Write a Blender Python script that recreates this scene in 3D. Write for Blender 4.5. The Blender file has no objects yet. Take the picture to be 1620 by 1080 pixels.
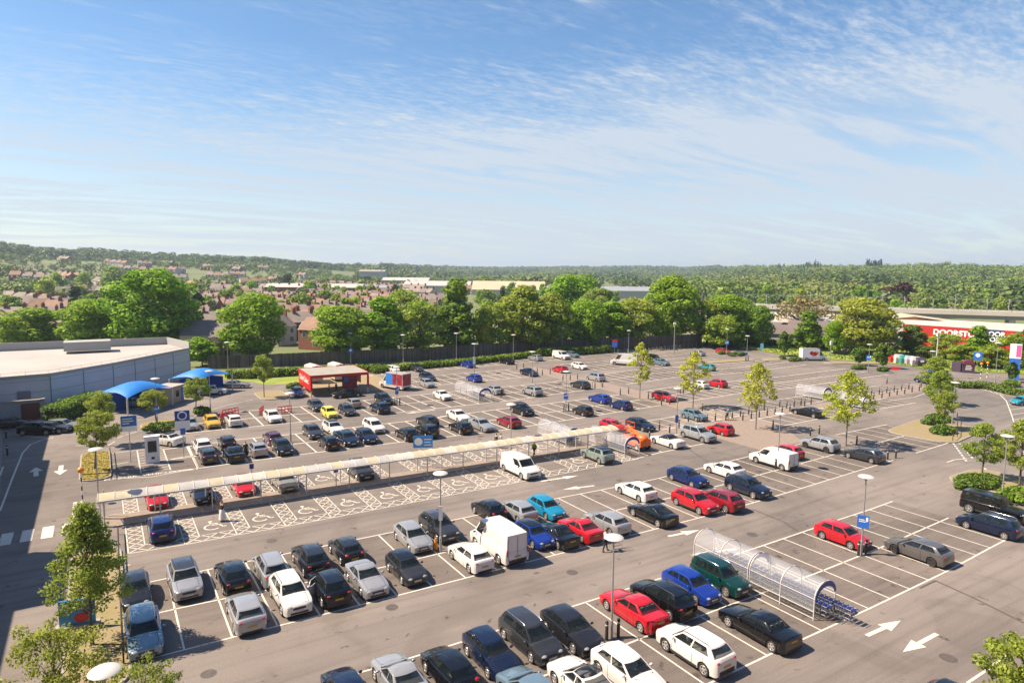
import bpy, math, random
import numpy as np
from mathutils import Vector, Matrix
S=bpy.context.scene; C=S.collection; PI=math.pi; R=math.radians
# ---------------- camera (photo pixels are 1620x1080; world: metres, x along the parking rows, z up)
F_PX=1045.; YAW,PITCH,ROLL=R(32.1),R(6.15),R(.55); EYE=21.0
fw=Vector((math.sin(YAW)*math.cos(PITCH),math.cos(YAW)*math.cos(PITCH),-math.sin(PITCH)))
r0=Vector((math.cos(YAW),-math.sin(YAW),0)); u0=r0.cross(fw)
RT=r0*math.cos(ROLL)+u0*math.sin(ROLL); UP=u0*math.cos(ROLL)-r0*math.sin(ROLL)
cam=bpy.data.cameras.new('camera'); co=bpy.data.objects.new('camera',cam); C.objects.link(co); S.camera=co
cam.sensor_width=36; cam.lens=36*F_PX/1620; cam.clip_start=.5; cam.clip_end=20000
co.matrix_world=Matrix(((RT.x,UP.x,-fw.x,0),(RT.y,UP.y,-fw.y,0),(RT.z,UP.z,-fw.z,EYE),(0,0,0,1)))
S.render.resolution_x=1024; S.render.resolution_y=682
SKYV=1.44
# ---------------- sun, sky, exposure
SUN_EL,SUN_AZ=R(50),R(150)      # azimuth measured from +x, anticlockwise
sd=Vector((math.cos(SUN_EL)*math.cos(SUN_AZ),math.cos(SUN_EL)*math.sin(SUN_AZ),math.sin(SUN_EL)))
sl=bpy.data.lights.new('sun','SUN'); sl.energy=5.0; sl.angle=R(.5); sl.color=(1,.81,.61)
so=bpy.data.objects.new('sun',sl); C.objects.link(so); so.rotation_euler=sd.to_track_quat('Z','Y').to_euler(); so.location=(-60,40,80)
V=S.view_settings; V.view_transform='Standard'; V.look='None'; V.exposure=1.2; V.gamma=1
W=bpy.data.worlds.new('World'); S.world=W; W.use_nodes=True
def world_sky():
    t=W.node_tree; N=t.nodes; L=t.links; N.clear()
    out=N.new('ShaderNodeOutputWorld'); bg=N.new('ShaderNodeBackground'); L.new(bg.outputs[0],out.inputs[0])
    sky=N.new('ShaderNodeTexSky'); sky.sky_type='NISHITA'; sky.sun_disc=False; sky.sun_elevation=SUN_EL
    sky.sun_rotation=PI/2-SUN_AZ; sky.air_density=1.0; sky.dust_density=.6; sky.ozone_density=1.6; sky.altitude=50
    bg.inputs[1].default_value=.05
    tc=N.new('ShaderNodeTexCoord'); sp=N.new('ShaderNodeSeparateXYZ'); L.new(tc.outputs['Generated'],sp.inputs[0])
    def m(op,a,b=None,c=None,cl=False):
        n=N.new('ShaderNodeMath'); n.operation=op; n.use_clamp=cl
        for i,v in enumerate((a,b,c)):
            if v is None: continue
            if isinstance(v,(int,float)): n.inputs[i].default_value=v
            else: L.new(v,n.inputs[i])
        return n.outputs[0]
    z=m('MAXIMUM',sp.outputs[2],.0); den=m('ADD',z,.09)
    px=m('DIVIDE',sp.outputs[0],den); py=m('DIVIDE',sp.outputs[1],den)
    cv=N.new('ShaderNodeCombineXYZ'); L.new(px,cv.inputs[0]); L.new(py,cv.inputs[1])
    def noise(scale,rot,sx,sy,det,rough=.55,dist=0,off=0):
        mp=N.new('ShaderNodeMapping'); mp.inputs['Rotation'].default_value=(0,0,R(rot)); mp.inputs['Scale'].default_value=(sx,sy,1); mp.inputs['Location'].default_value=(off,off*.7,0)
        L.new(cv.outputs[0],mp.inputs[0]); n=N.new('ShaderNodeTexNoise'); n.inputs['Scale'].default_value=scale
        n.inputs['Detail'].default_value=det; n.inputs['Roughness'].default_value=rough; n.inputs['Distortion'].default_value=dist
        L.new(mp.outputs[0],n.inputs[0]); return n.outputs[0]
    def ss(v,a,b):
        n=N.new('ShaderNodeMapRange'); n.interpolation_type='SMOOTHSTEP'; L.new(v,n.inputs[0]); n.inputs[1].default_value=a; n.inputs[2].default_value=b; return n.outputs[0]
    big=noise(.55,20,1,1.9,5,.55,.4,3.1); rip=noise(15,64,1,2.6,3,.6,.35); fine=noise(5,40,1,3,7,.62,.3,1.7); wisp=noise(1.3,18,.55,2.6,7,.6,.5,5.2)
    # rippled band of high cloud rising gently towards the right, thin veil below it, clear blue above
    sx=m('ADD',m('MULTIPLY',sp.outputs[0],r0.x),m('MULTIPLY',sp.outputs[1],r0.y))
    off=m('SUBTRACT',z,m('ADD',.222,m('MULTIPLY',sx,.075)))
    off=m('ADD',off,m('MULTIPLY',m('SUBTRACT',big,.5),.16))
    band=m('SUBTRACT',1.0,ss(m('ABSOLUTE',off),.015,.105))
    extra=m('MULTIPLY',ss(wisp,.50,.66),ss(sx,-.5,.6))
    cov=m('ADD',m('MULTIPLY',band,.95),m('MULTIPLY',extra,.40),cl=True)
    cov=m('ADD',cov,m('MULTIPLY',ss(big,.50,.66),.30),cl=True)
    ripm=m('MULTIPLY',ss(rip,.38,.68),cov)
    finem=m('MULTIPLY',ss(fine,.40,.74),cov)
    veil=m('MULTIPLY',m('SUBTRACT',1.0,ss(off,-.08,.06)),m('ADD',.30,m('MULTIPLY',ss(wisp,.38,.60),.58)))
    veil=m('MULTIPLY',veil,m('ADD',.62,m('MULTIPLY',ss(sx,-.6,.0),.38)))
    streak=m('MULTIPLY',ss(fine,.50,.78),m('MULTIPLY',ss(wisp,.44,.60),.45))
    tot=m('ADD',m('ADD',m('MULTIPLY',ripm,.30),m('MULTIPLY',finem,.34)),m('ADD',veil,streak))
    haze=m('ADD',.05,m('MULTIPLY',m('SUBTRACT',1.0,ss(z,-.02,.24)),.26))
    tot=m('ADD',tot,haze,cl=True); tot=m('MINIMUM',tot,.93)
    hs=N.new('ShaderNodeHueSaturation'); hs.inputs['Saturation'].default_value=1.24; hs.inputs['Value'].default_value=SKYV; L.new(sky.outputs[0],hs.inputs['Color'])
    mix=N.new('ShaderNodeMix'); mix.data_type='RGBA'; L.new(tot,mix.inputs[0]); L.new(hs.outputs[0],mix.inputs[6]); mix.inputs[7].default_value=(5.75,6.45,7.35,1)
    L.new(mix.outputs[2],bg.inputs[0])

world_sky()
# ---------------- pixel -> ground helpers used to survey the place
def ray(x,y): x=float(x); y=float(y); return (x-810)*RT-(y-540)*UP+F_PX*fw
def G(x,y,z=0.):
    d=ray(x,y); t=(z-EYE)/d.z; return (d.x*t,d.y*t)
def at_dist(x,dist):
    """ground position below column x at a horizontal distance"""
    d=ray(x,427); d=Vector((d.x,d.y)).normalized()*dist; return (d.x,d.y)
def hgt(bx,by,ty,z0=0.):
    g=G(bx,by,z0); lo,hi=0.,70.
    for _ in range(40):
        m=(lo+hi)/2; v=Vector((g[0],g[1],z0+m-EYE))
        if 540-F_PX*v.dot(UP)/v.dot(fw)>ty: lo=m
        else: hi=m
    return m
# ---------------- materials
MATS={}
def mat(name,col,rough=.6,metal=0,coat=0,noise=0,nscale=3.,col2=None,bump=0,bscale=40.,alpha=1,trans=0,emis=0,isl=0,spec=.5,translu=0,det=4):
    if name in MATS: return MATS[name]
    m=bpy.data.materials.new(name); m.use_nodes=True; t=m.node_tree; N=t.nodes; L=t.links; b=N['Principled BSDF']
    b.inputs['Base Color'].default_value=(*col,1); b.inputs['Roughness'].default_value=rough; b.inputs['Metallic'].default_value=metal
    b.inputs['Coat Weight'].default_value=coat; b.inputs['Coat Roughness'].default_value=.04; b.inputs['Specular IOR Level'].default_value=spec
    b.inputs['Alpha'].default_value=alpha; b.inputs['Transmission Weight'].default_value=trans
    if emis: b.inputs['Emission Color'].default_value=(*col,1); b.inputs['Emission Strength'].default_value=emis
    cur=None
    if noise or col2:
        tc=N.new('ShaderNodeTexCoord'); n=N.new('ShaderNodeTexNoise'); n.inputs['Scale'].default_value=nscale; n.inputs['Detail'].default_value=det; n.inputs['Roughness'].default_value=.6
        L.new(tc.outputs['Object'],n.inputs[0]); r=N.new('ShaderNodeValToRGB'); r.color_ramp.elements[0].position=.3; r.color_ramp.elements[1].position=.7
        c2=col2 or tuple(min(1,c*(1+noise)) for c in col); c1=col if col2 else tuple(c*(1-noise) for c in col)
        r.color_ramp.elements[0].color=(*c1,1); r.color_ramp.elements[1].color=(*c2,1); L.new(n.outputs[0],r.inputs[0]); cur=r.outputs[0]
    if isl:
        g=N.new('ShaderNodeNewGeometry'); h=N.new('ShaderNodeHueSaturation'); oi=N.new('ShaderNodeObjectInfo')
        mr=N.new('ShaderNodeMapRange'); mr.inputs[3].default_value=1-isl; mr.inputs[4].default_value=1+isl; L.new(g.outputs['Random Per Island'],mr.inputs[0]); L.new(mr.outputs[0],h.inputs['Value'])
        mh=N.new('ShaderNodeMapRange'); mh.inputs[3].default_value=.492; mh.inputs[4].default_value=.514; L.new(oi.outputs['Random'],mh.inputs[0]); L.new(mh.outputs[0],h.inputs['Hue'])
        if cur: L.new(cur,h.inputs['Color'])
        else: h.inputs['Color'].default_value=(*col,1)
        cur=h.outputs[0]
    if cur: L.new(cur,b.inputs['Base Color'])
    if bump:
        tc=N.new('ShaderNodeTexCoord'); n=N.new('ShaderNodeTexNoise'); n.inputs['Scale'].default_value=bscale; n.inputs['Detail'].default_value=3
        L.new(tc.outputs['Object'],n.inputs[0]); bp=N.new('ShaderNodeBump'); bp.inputs['Strength'].default_value=bump; bp.inputs['Distance'].default_value=.05; L.new(n.outputs[0],bp.inputs['Height']); L.new(bp.outputs[0],b.inputs['Normal'])
    if translu:
        tr=N.new('ShaderNodeBsdfTranslucent'); mx=N.new('ShaderNodeMixShader'); mx.inputs[0].default_value=translu
        if cur: L.new(cur,tr.inputs[0])
        else: tr.inputs[0].default_value=(*col,1)
        L.new(b.outputs[0],mx.inputs[1]); L.new(tr.outputs[0],mx.inputs[2]); L.new(mx.outputs[0],N['Material Output'].inputs[0])
    MATS[name]=m; return m
# ---------------- mesh builder
class MB:
    def __init__(s): s.v=[]; s.f=[]
    def add(s,vs,fs):
        o=len(s.v); s.v+= [tuple(p) for p in vs]; s.f+= [tuple(i+o for i in f) for f in fs]; return s
    def box(s,x0,x1,y0,y1,z0,z1,rot=0,c=(0,0)):
        P=[(x,y,z) for z in (z0,z1) for x,y in ((x0,y0),(x1,y0),(x1,y1),(x0,y1))]
        if rot:
            k,q=math.cos(rot),math.sin(rot); P=[(c[0]+(x-c[0])*k-(y-c[1])*q,c[1]+(x-c[0])*q+(y-c[1])*k,z) for x,y,z in P]
        return s.add(P,[(3,2,1,0),(4,5,6,7),(0,1,5,4),(1,2,6,5),(2,3,7,6),(3,0,4,7)])
    def quad(s,*p): return s.add(p,[tuple(range(len(p)))])
    def tube(s,pts,r,n=8,caps=True):
        pts=[Vector(p) for p in pts]; rr=r if isinstance(r,(list,tuple)) else [r]*len(pts); vs=[]; fs=[]; prev=None
        for i,p in enumerate(pts):
            d=(pts[min(i+1,len(pts)-1)]-pts[max(i-1,0)]).normalized()
            a=Vector((0,0,1)) if abs(d.z)<.9 else Vector((1,0,0))
            if prev is not None: a=prev
            x=d.cross(a).normalized(); y=d.cross(x).normalized(); prev=-y if False else a
            for k in range(n):
                t=2*PI*k/n; vs.append(p+(x*math.cos(t)+y*math.sin(t))*rr[i])
        for i in range(len(pts)-1):
            for k in range(n): fs.append((i*n+k,i*n+(k+1)%n,(i+1)*n+(k+1)%n,(i+1)*n+k))
        if caps: fs+= [tuple(range(n)),tuple(range(len(vs)-1,len(vs)-n-1,-1))]
        return s.add(vs,fs)
    def cyl(s,x,y,z0,z1,r,n=12,r1=None): return s.tube([(x,y,z0),(x,y,z1)],[r,r if r1 is None else r1],n)
    def lathe(s,prof,n=20,axis='z',c=(0,0,0)):
        vs=[]; fs=[]
        for r,h in prof:
            for k in range(n):
                t=2*PI*k/n; a,b=r*math.cos(t),r*math.sin(t)
                vs.append((a+c[0],b+c[1],h+c[2]) if axis=='z' else (a+c[0],h+c[1],b+c[2]))
        m=len(prof)
        for i in range(m-1):
            for k in range(n): fs.append((i*n+k,i*n+(k+1)%n,(i+1)*n+(k+1)%n,(i+1)*n+k))
        return s.add(vs,fs)
    def ell(s,c,r,n=10,m=6):
        vs=[(c[0],c[1],c[2]-r[2])]; fs=[]
        for i in range(1,m):
            a=-PI/2+PI*i/m
            for k in range(n):
                t=2*PI*k/n; vs.append((c[0]+r[0]*math.cos(a)*math.cos(t),c[1]+r[1]*math.cos(a)*math.sin(t),c[2]+r[2]*math.sin(a)))
        vs.append((c[0],c[1],c[2]+r[2])); e=len(vs)-1
        for k in range(n): fs.append((0,1+(k+1)%n,1+k)); fs.append((e,e-n+k,e-n+(k+1)%n))
        for i in range(m-2):
            for k in range(n): a=1+i*n; fs.append((a+k,a+(k+1)%n,a+n+(k+1)%n,a+n+k))
        return s.add(vs,fs)
    def prism(s,poly,z0,z1):
        n=len(poly); return s.add([(x,y,z0) for x,y in poly]+[(x,y,z1) for x,y in poly],[tuple(range(n))[::-1],tuple(range(n,2*n))]+[(i,(i+1)%n,(i+1)%n+n,i+n) for i in range(n)])
    def line(s,pts,w,z):
        """flat painted strip of width w along pts"""
        for (a,b) in zip(pts[:-1],pts[1:]):
            d=Vector((b[0]-a[0],b[1]-a[1])); 
            if d.length<1e-4: continue
            n=Vector((-d.y,d.x)).normalized()*w/2
            s.quad((a[0]-n.x,a[1]-n.y,z),(b[0]-n.x,b[1]-n.y,z),(b[0]+n.x,b[1]+n.y,z),(a[0]+n.x,a[1]+n.y,z))
        return s
    def mesh(s,name,smooth=None):
        me=bpy.data.meshes.new(name); me.from_pydata(s.v,[],s.f); me.update()
        if smooth: smooth_mesh(me,smooth)
        return me
    def build(s,name,m,parent=None,smooth=None,loc=None):
        return obj(name,s.mesh(name,smooth),m,parent,loc)
def smooth_mesh(me,ang=40):
    me.shade_smooth()
    try: me.set_sharp_from_angle(angle=R(ang))
    except Exception: pass
def obj(name,me,m,parent=None,loc=None):
    o=bpy.data.objects.new(name,me); C.objects.link(o)
    if m is not None:
        if not me.materials: me.materials.append(m)
        elif me.materials[0] is not m: o.material_slots[0].link='OBJECT'; o.material_slots[0].material=m
    if parent: o.parent=parent
    if loc: o.location=loc
    return o
def tag(o,label,cat,group=None,kind=None):
    if label: o['label']=label
    if cat: o['category']=cat
    if group: o['group']=group
    if kind: o['kind']=kind
    return o
def thing(name,label,cat,loc=(0,0,0),rot=0,group=None):
    o=bpy.data.objects.new(name,None); C.objects.link(o); o.empty_display_size=.3
    o.location=(loc[0],loc[1],loc[2] if len(loc)>2 else 0); o.rotation_euler=(0,0,rot); return tag(o,label,cat,group)
def structure(name,mb,m,label=None,smooth=None):
    o=mb.build(name,m,None,smooth); o['kind']='structure'
    if label: o['label']=label; 
    return o
def copy_tree(o,parent=None):
    c=o.copy(); C.objects.link(c)
    if parent: c.parent=parent
    for ch in list(o.children): copy_tree(ch,c)
    return c
def place(o,loc,rot=0,scale=None,label=None,group=None):
    o.location=(loc[0],loc[1],loc[2] if len(loc)>2 else 0); o.rotation_euler=(0,0,rot)
    if scale: o.scale=scale if isinstance(scale,tuple) else (scale,)*3
    if label: o['label']=label
    if group: o['group']=group
    return o
# ================= materials of the setting
def asphalt(name,base,warm,patch=.18,st=(.9,.29,.355,.42)):
    m=bpy.data.materials.new(name); m.use_nodes=True; t=m.node_tree; N=t.nodes; L=t.links; b=N['Principled BSDF']; b.inputs['Roughness'].default_value=.88; b.inputs['Specular IOR Level'].default_value=.25
    tc=N.new('ShaderNodeTexCoord')
    def noise(s,d,sx=1,sy=1,r=.6,dist=0):
        mp=N.new('ShaderNodeMapping'); mp.inputs['Scale'].default_value=(sx,sy,1); L.new(tc.outputs['Object'],mp.inputs[0]); n=N.new('ShaderNodeTexNoise'); n.inputs['Scale'].default_value=s; n.inputs['Detail'].default_value=d; n.inputs['Roughness'].default_value=r; n.inputs['Distortion'].default_value=dist; L.new(mp.outputs[0],n.inputs[0]); return n.outputs[0]
    def ramp(v,els):
        r=N.new('ShaderNodeValToRGB'); L.new(v,r.inputs[0]); e=r.color_ramp.elements
        e[0].position,e[0].color=els[0][0],(*els[0][1],1); e[1].position,e[1].color=els[-1][0],(*els[-1][1],1)
        for p,c in els[1:-1]: q=e.new(p); q.color=(*c,1)
        return r.outputs[0]
    def mul(a,c,f=1):
        x=N.new('ShaderNodeMix'); x.data_type='RGBA'; x.blend_type='MULTIPLY'; x.inputs[0].default_value=f; L.new(a,x.inputs[6]); L.new(c,x.inputs[7]); return x.outputs[2]
    c=ramp(noise(.045,4,1,1.6,.6,.6),[(.36,tuple(q*(1-patch) for q in base)),(.64,warm)])
    g=lambda v:(v,v,v)
    c=mul(c,ramp(noise(9,6,r=.8),[(.3,g(.80)),(.7,g(1.14))]))
    c=mul(c,ramp(noise(.35,6,.35,1.6,.65,.8),[(.28,g(.80)),(.42,g(1)),(.62,g(1.06))])); c=mul(c,ramp(noise(.6,5,.06,2.2,.6,.3),[(.34,g(.84)),(.5,g(1)),(.68,g(1.05))])); c=mul(c,ramp(noise(.12,3,1,1,.5,1.5),[(.36,g(.88)),(.44,g(1)),(.62,g(1.04))]))
    c=mul(c,ramp(noise(st[0],5,r=.55,dist=.3),[(st[1],g(st[3])),(st[2],g(1))]))       # oil and tyre stains
    c=mul(c,ramp(noise(60,2,r=.9),[(.3,g(.82)),(.7,g(1.16))]))
    L.new(c,b.inputs['Base Color'])
    n=noise(70,3); bp=N.new('ShaderNodeBump'); bp.inputs['Strength'].default_value=.25; bp.inputs['Distance'].default_value=.02; L.new(n,bp.inputs['Height']); L.new(bp.outputs[0],b.inputs['Normal'])
    return m
M_asph=asphalt('asphalt',(.165,.148,.138),(.198,.175,.160)); M_road=asphalt('asphalt_road',(.15,.140,.132),(.185,.168,.154),.08)
M_pave=mat('paving',(.215,.175,.148),.9,noise=.16,nscale=2.5,bump=.2,bscale=25); M_bay=asphalt('asphalt_bay',(.128,.112,.102),(.160,.139,.126),.12,(1.15,.31,.40,.50))
M_kerb=mat('kerb_concrete',(.29,.265,.24),.9,noise=.12,nscale=3); M_soil=mat('dry_soil',(.25,.19,.125),.95,col2=(.20,.18,.075),nscale=1.2,bump=.3)
def paint():
    m=mat('road_paint',(.54,.51,.45),.75,noise=.07,nscale=1.2); t=m.node_tree; N=t.nodes; L=t.links
    tc=N.new('ShaderNodeTexCoord'); n=N.new('ShaderNodeTexNoise'); n.inputs['Scale'].default_value=7; n.inputs['Detail'].default_value=8; n.inputs['Roughness'].default_value=.75; L.new(tc.outputs['Object'],n.inputs[0])
    mr=N.new('ShaderNodeMapRange'); mr.inputs[1].default_value=.33; mr.inputs[2].default_value=.45; L.new(n.outputs[0],mr.inputs[0]); L.new(mr.outputs[0],N['Principled BSDF'].inputs['Alpha']); return m
M_paint=paint()
M_grass=mat('grass',(.13,.20,.02),.95,col2=(.24,.27,.05),nscale=.35,bump=.6,bscale=6)
M_ground=mat('meadow_ground',(.085,.12,.035),.95,col2=(.15,.165,.07),nscale=.02,det=8)
# ================= terrain
def skyline(u):   # photo column -> photo row of the tops of the farthest woods
    return np.interp(u,[-600,0,60,150,300,420,520,600,700,760,900,1000,1080,1180,1240,1400,1500,1620,2200],[392,391,398,399,406,408,417,420,423,424,423,422,424,421,420,420,421,424,428])
def horizon(u): return 427+(u-810)*math.tan(ROLL)
def ridge(u): return np.interp(u,[-600,0,300,520,640,760,1080,1180,1300,2200],[1250,1250,1350,1500,2000,3300,3300,2000,1500,1500])
def rstart(u): return np.interp(u,[-600,0,520,760,1080,1180,1300,2200],[330,330,420,1500,1500,620,480,430])
def terrain(x,y):
    r=math.hypot(x,y); az=math.atan2(x,y)-YAW; az=(az+PI)%(2*PI)-PI
    u=810+F_PX*math.tan(max(-1.15,min(1.15,az))); u=max(-600,min(2200,u))
    rr=float(ridge(u)); rs=float(rstart(u)); top=EYE+(horizon(u)-float(skyline(u)))/F_PX*rr*math.cos(min(1.1,abs(az)))**0*1.0-10
    if r<=rs: return 0.
    t=(r-rs)/(rr-rs)
    bumps=2.2*math.sin(x*.011+1)*math.sin(y*.013+2)*min(1,(r-rs)/300)
    if t<=1: return top*(t**1.05)*(1-.0)*(0.55+.45*math.sin(t*PI/2))+bumps
    return max(-20,top*(1-.35*(t-1)**2))+bumps
def make_terrain():
    rs=[160,200,250,300,340,380,430,480,540,600,670,750,840,940,1050,1150,1250,1350,1500,1650,1800,2000,2250,2500,2800,3100,3300,3500,4000,5000,7000]; na=240
    vs=[(0,0,-.06)]; fs=[]
    for r in rs:
        for k in range(na):
            a=2*PI*k/na; x,y=r*math.sin(a),r*math.cos(a); vs.append((x,y,terrain(x,y)-.06))
    for k in range(na): fs.append((0,1+(k+1)%na,1+k))
    for i in range(len(rs)-1):
        for k in range(na): a=1+i*na; fs.append((a+k,a+(k+1)%na,a+na+(k+1)%na,a+na+k))
    return MB().add(vs,fs)
structure('terrain',make_terrain(),M_ground,'rolling green ground of the valley and wooded hills behind the town',60)
# car park asphalt: one sheet
edge=[G(*p) for p in ((1107,550),(980,557),(840,563),(640,577),(350,588))]
far=[G(*p) for p in ((1130,545),(1180,551),(1250,564),(1340,571),(1400,574),(1480,586),(1540,590),(1620,594))]
ap=[(-60,-30),(260,-30),(260,60)]+far[::-1]+edge+[(12,148),(-60,148)]
m=MB(); m.add([(x,y,.0) for x,y in ap],[tuple(range(len(ap)))]); structure('car_park_asphalt',m,M_asph,'warm grey asphalt of the supermarket car park')
def lerpline(pts):
    xs=[p[0] for p in pts]; ys=[p[1] for p in pts]; return lambda x: float(np.interp(x,xs,ys))
def pxl(*p): return lerpline(sorted(G(*q) for q in p))
PW=.125; X0=.62; BW=2.48
def sheet(poly,z): m=MB(); return m.add([(x,y,z) for x,y in poly],[tuple(range(len(poly)))])
lines={}
A_bot=pxl((1127.8,1077.8),(1224,1031.6),(1308,993.3),(1381,959.5),(1444,929.3),(1500,902.2),(1572,863.3),(1617.8,840)); A_top=pxl((570,1063),(667,1035),(947,945.6),(1200,865),(1331,820.4),(1382,803.8),(1428,786.7),(1488,763.3)); A_mid=pxl((986.7,1020),(1088.5,981),(1293,905.6),(1400,863),(1523,809))
B_bot=pxl((230,1043.3),(365,1008.3),(540,964.3),(745,911.7),(940,861.3),(1044.6,834.4),(1116,816.3),(1199,792.8),(1276,769.6),(1343.7,748.7),(1405.7,729.8),(1505,699)); B_top=pxl((238,920),(340,898.3),(570,851.7),(733,819),(880,788.3),(1023,760.7),(1103,741.7),(1251,705.7),(1325,687),(1444,663)); B_mid=pxl((251.7,968.3),(356.7,946),(610,896),(977,806.3),(1062,786.7),(1145.6,766),(1230.7,742.8),(1332.6,715),(1444,685.6))
C_bot=pxl((996,728),(1042,716),(1110,702),(1196,683.3),(1240,673),(1297,662),(1377,649),(1463,634.4)); C_top=pxl((1030,665),(1068,658.5),(1118,650),(1185,638.5),(1266,626.7),(1370,612.6),(1430,604))
D_bot=pxl((230,750),(310,741),(389,730),(509,714.4),(600,703),(791,681),(923,660),(1045,641),(1170,622),(1264,612),(1361,598),(1409,592)); D_top=pxl((250,712),(373,695.6),(473,685.6),(660,664.4),(792,647),(963,626.7),(1070,611),(1223,597),(1340,582.6))
E_bot=pxl((250,690),(300,684.4),(482,666.7),(625,653),(811,633),(930,616),(1068,597),(1190,588),(1280,576)); E_top=pxl((389,650),(489,642),(620,628.6),(868,605),(1000,585),(1120,577),(1220,569))
k1=lambda v:(lambda x:v)
half=lambda a,b:(lambda x:(a(x)+b(x))/2)
def block(name,bot,mid,top,x0,x1,skip=(),shade=True,first=0):
    PW=.125 if bot((x0+x1)/2)<50 else .16 if bot((x0+x1)/2)<65 else .20
    """double row of bays between bot and top lines"""
    mb=MB(); xs=list(np.arange(X0+BW*math.ceil((x0-X0)/BW-1e-6),x1+.01,BW)); xs=[x for x in xs if not any(a<x<b for a,b in skip)]
    xl=[x0]+xs+[x1]; ev=sorted(set([round(v,3) for v in xl]+[round(v,3) for v in np.arange(x0,x1,4)]))
    for fn in (bot,mid,top):
        if fn is None: continue
        for a,b in zip(ev[:-1],ev[1:]):
            if any(s[0]<(a+b)/2<s[1] for s in skip): continue
            mb.line([(a,fn(a)),(b,fn(b))],PW,.012)
    for x in xs:
        sl=.004*(x-30)
        mb.line([(x,bot(x)+PW/2),(x,top(x)-PW/2)],PW*.85,.012)
    if shade:
        s=MB()
        for a,b in zip(ev[:-1],ev[1:]): s.quad((a,bot(a),.004),(b,bot(b),.004),(b,top(b),.004),(a,top(a),.004))
        structure('parking_bays',s,M_bay,'darker asphalt under a double row of parking bays')
    return structure('bay_lines',mb,M_paint,name)
block('white bay lines of the nearest double row of bays',A_bot,A_mid,A_top,5.6,61.7)
block('white bay lines of the second double row of bays',B_bot,B_mid,B_top,.6,76,)
block('white bay lines of the bays under the yellow-green tree',B_bot,B_mid,B_top,81,93)
block('white bay lines beyond the end of the covered walkway',C_bot,None,(lambda x:(C_bot(x)+4.9)),50.2,64.5)
block('white bay lines of the short row behind the walkway end',(lambda x:C_top(x)-4.8),None,C_top,63,93)
block('white bay lines right of the row of bollards',C_bot,None,(lambda x:C_bot(x)+4.6),78,113)
block('white bay lines before the right hand bollard strip',(lambda x:C_top(x)-4.6),None,C_top,95,125)
block('white bay lines of the row next to the charging point',D_bot,half(D_bot,D_top),D_top,5.6,75)
block('white bay lines of the middle right rows',D_bot,half(D_bot,D_top),D_top,81,140)
block('white bay lines in front of the red collection canopy',E_bot,half(E_bot,E_top),E_top,8.2,28)
block('white bay lines of the row with the far trolley shelter',E_bot,half(E_bot,E_top),E_top,32.8,76)
block('white bay lines of the far right rows',E_bot,half(E_bot,E_top),E_top,83,138)
block('white bay lines right of the delivery van',k1(108.2),k1(113.2),k1(118.2),46,74)
block('white bay lines near the white panel van',k1(109),k1(114),k1(119),86,128)
block('white bay lines along the hedge',lambda x:124.6+.03*(x-55),None,lambda x:129.6+.03*(x-55),44,100)
block('white bay lines of the farthest row',k1(125.5),None,k1(130.5),108,136)
# right hand angled bays beyond the service road
road=[G(*p) for p in ((1540,612),(1582,624),(1592,634),(1600,655),(1618,712),(1640,780))]
mb=MB(); mb.line(road,.14,.012)
for i in range(5):
    a=G(1552+i*9,615+i*2.6); mb.line([a,(a[0]+5.0,a[1]+3.4)],.10,.012)
for i in range(13):
    y=640+i*8; x=np.interp(y,[624,634,655,712,780],[1584,1592,1600,1618,1640]); a=G(x,y); mb.line([a,(a[0]+4.9,a[1]-.6)],.10,.012)
structure('bay_lines',mb,M_paint,'white bay lines on the far side of the service road')
# disabled bays: cross hatched
mb=MB()
def hatch(x0,x1,y0,y1,step,z=.012,w=.09):
    """diagonal crossing strokes clipped to the rectangle"""
    for sg in (1,-1):
        k0=(y0-sg*(x1 if sg>0 else x0)) - step; n=int((x1-x0+y1-y0)/step)+3
        for i in range(n):
            c=k0+i*step; P=[]
            for x in (x0,x1):
                y=sg*x+c
                if y0-1e-6<=y<=y1+1e-6: P.append((x,y))
            for y in (y0,y1):
                x=(y-c)*sg
                if x0<x<x1: P.append((x,y))
            if len(P)>=2: mb.line([P[0],P[-1]] if P[0]!=P[-1] else P[:2],w,z)
lowf=pxl((202.7,875.3),(289,861.7),(374,846),(480,827.4),(833,760),(1003,727)); midk=pxl((202.7,829),(314,811),(510,787),(705,755),(888,727))
UN=[1.0+3.73*i for i in range(14)]
for i,x in enumerate(UN):
    f=lowf(x); hatch(x,x+1.12,f+1.25,f+6.2,1.0); mb.line([(x,f),(x,f+6.2)],.09,.012); mb.line([(x+1.12,f+1.25),(x+1.12,f+6.2)],.09,.012)
    x2=x+3.73 if i<13 else x+1.2
    hatch(x,x2,f,f+1.25,1.243)
    mb.line([(x,lowf(x)),(x2,lowf(x2))],.09,.012); mb.line([(x,lowf(x)+1.25),(x2,lowf(x2)+1.25)],.07,.012)
UW=[1.0+3.73*i for i in range(13)]
upk=lambda x:63.5-.045*x; 
for i,x in enumerate(UW):
    f=upk(x); hatch(x,x+1.1,f,f+4.9,1.0); mb.line([(x,f),(x,f+6.1)],.09,.012); mb.line([(x+1.1,f),(x+1.1,f+4.9)],.09,.012)
    x2=x+3.73 if i<12 else x+1.1
    hatch(x,x2,f+4.9,f+6.1,1.243); mb.line([(x,f+6.1),(x2,upk(x2)+6.1)],.09,.012); mb.line([(x,f+4.9),(x2,upk(x2)+4.9)],.07,.012)
structure('bay_hatching',mb,M_paint,'white cross hatching between the disabled bays')
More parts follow.
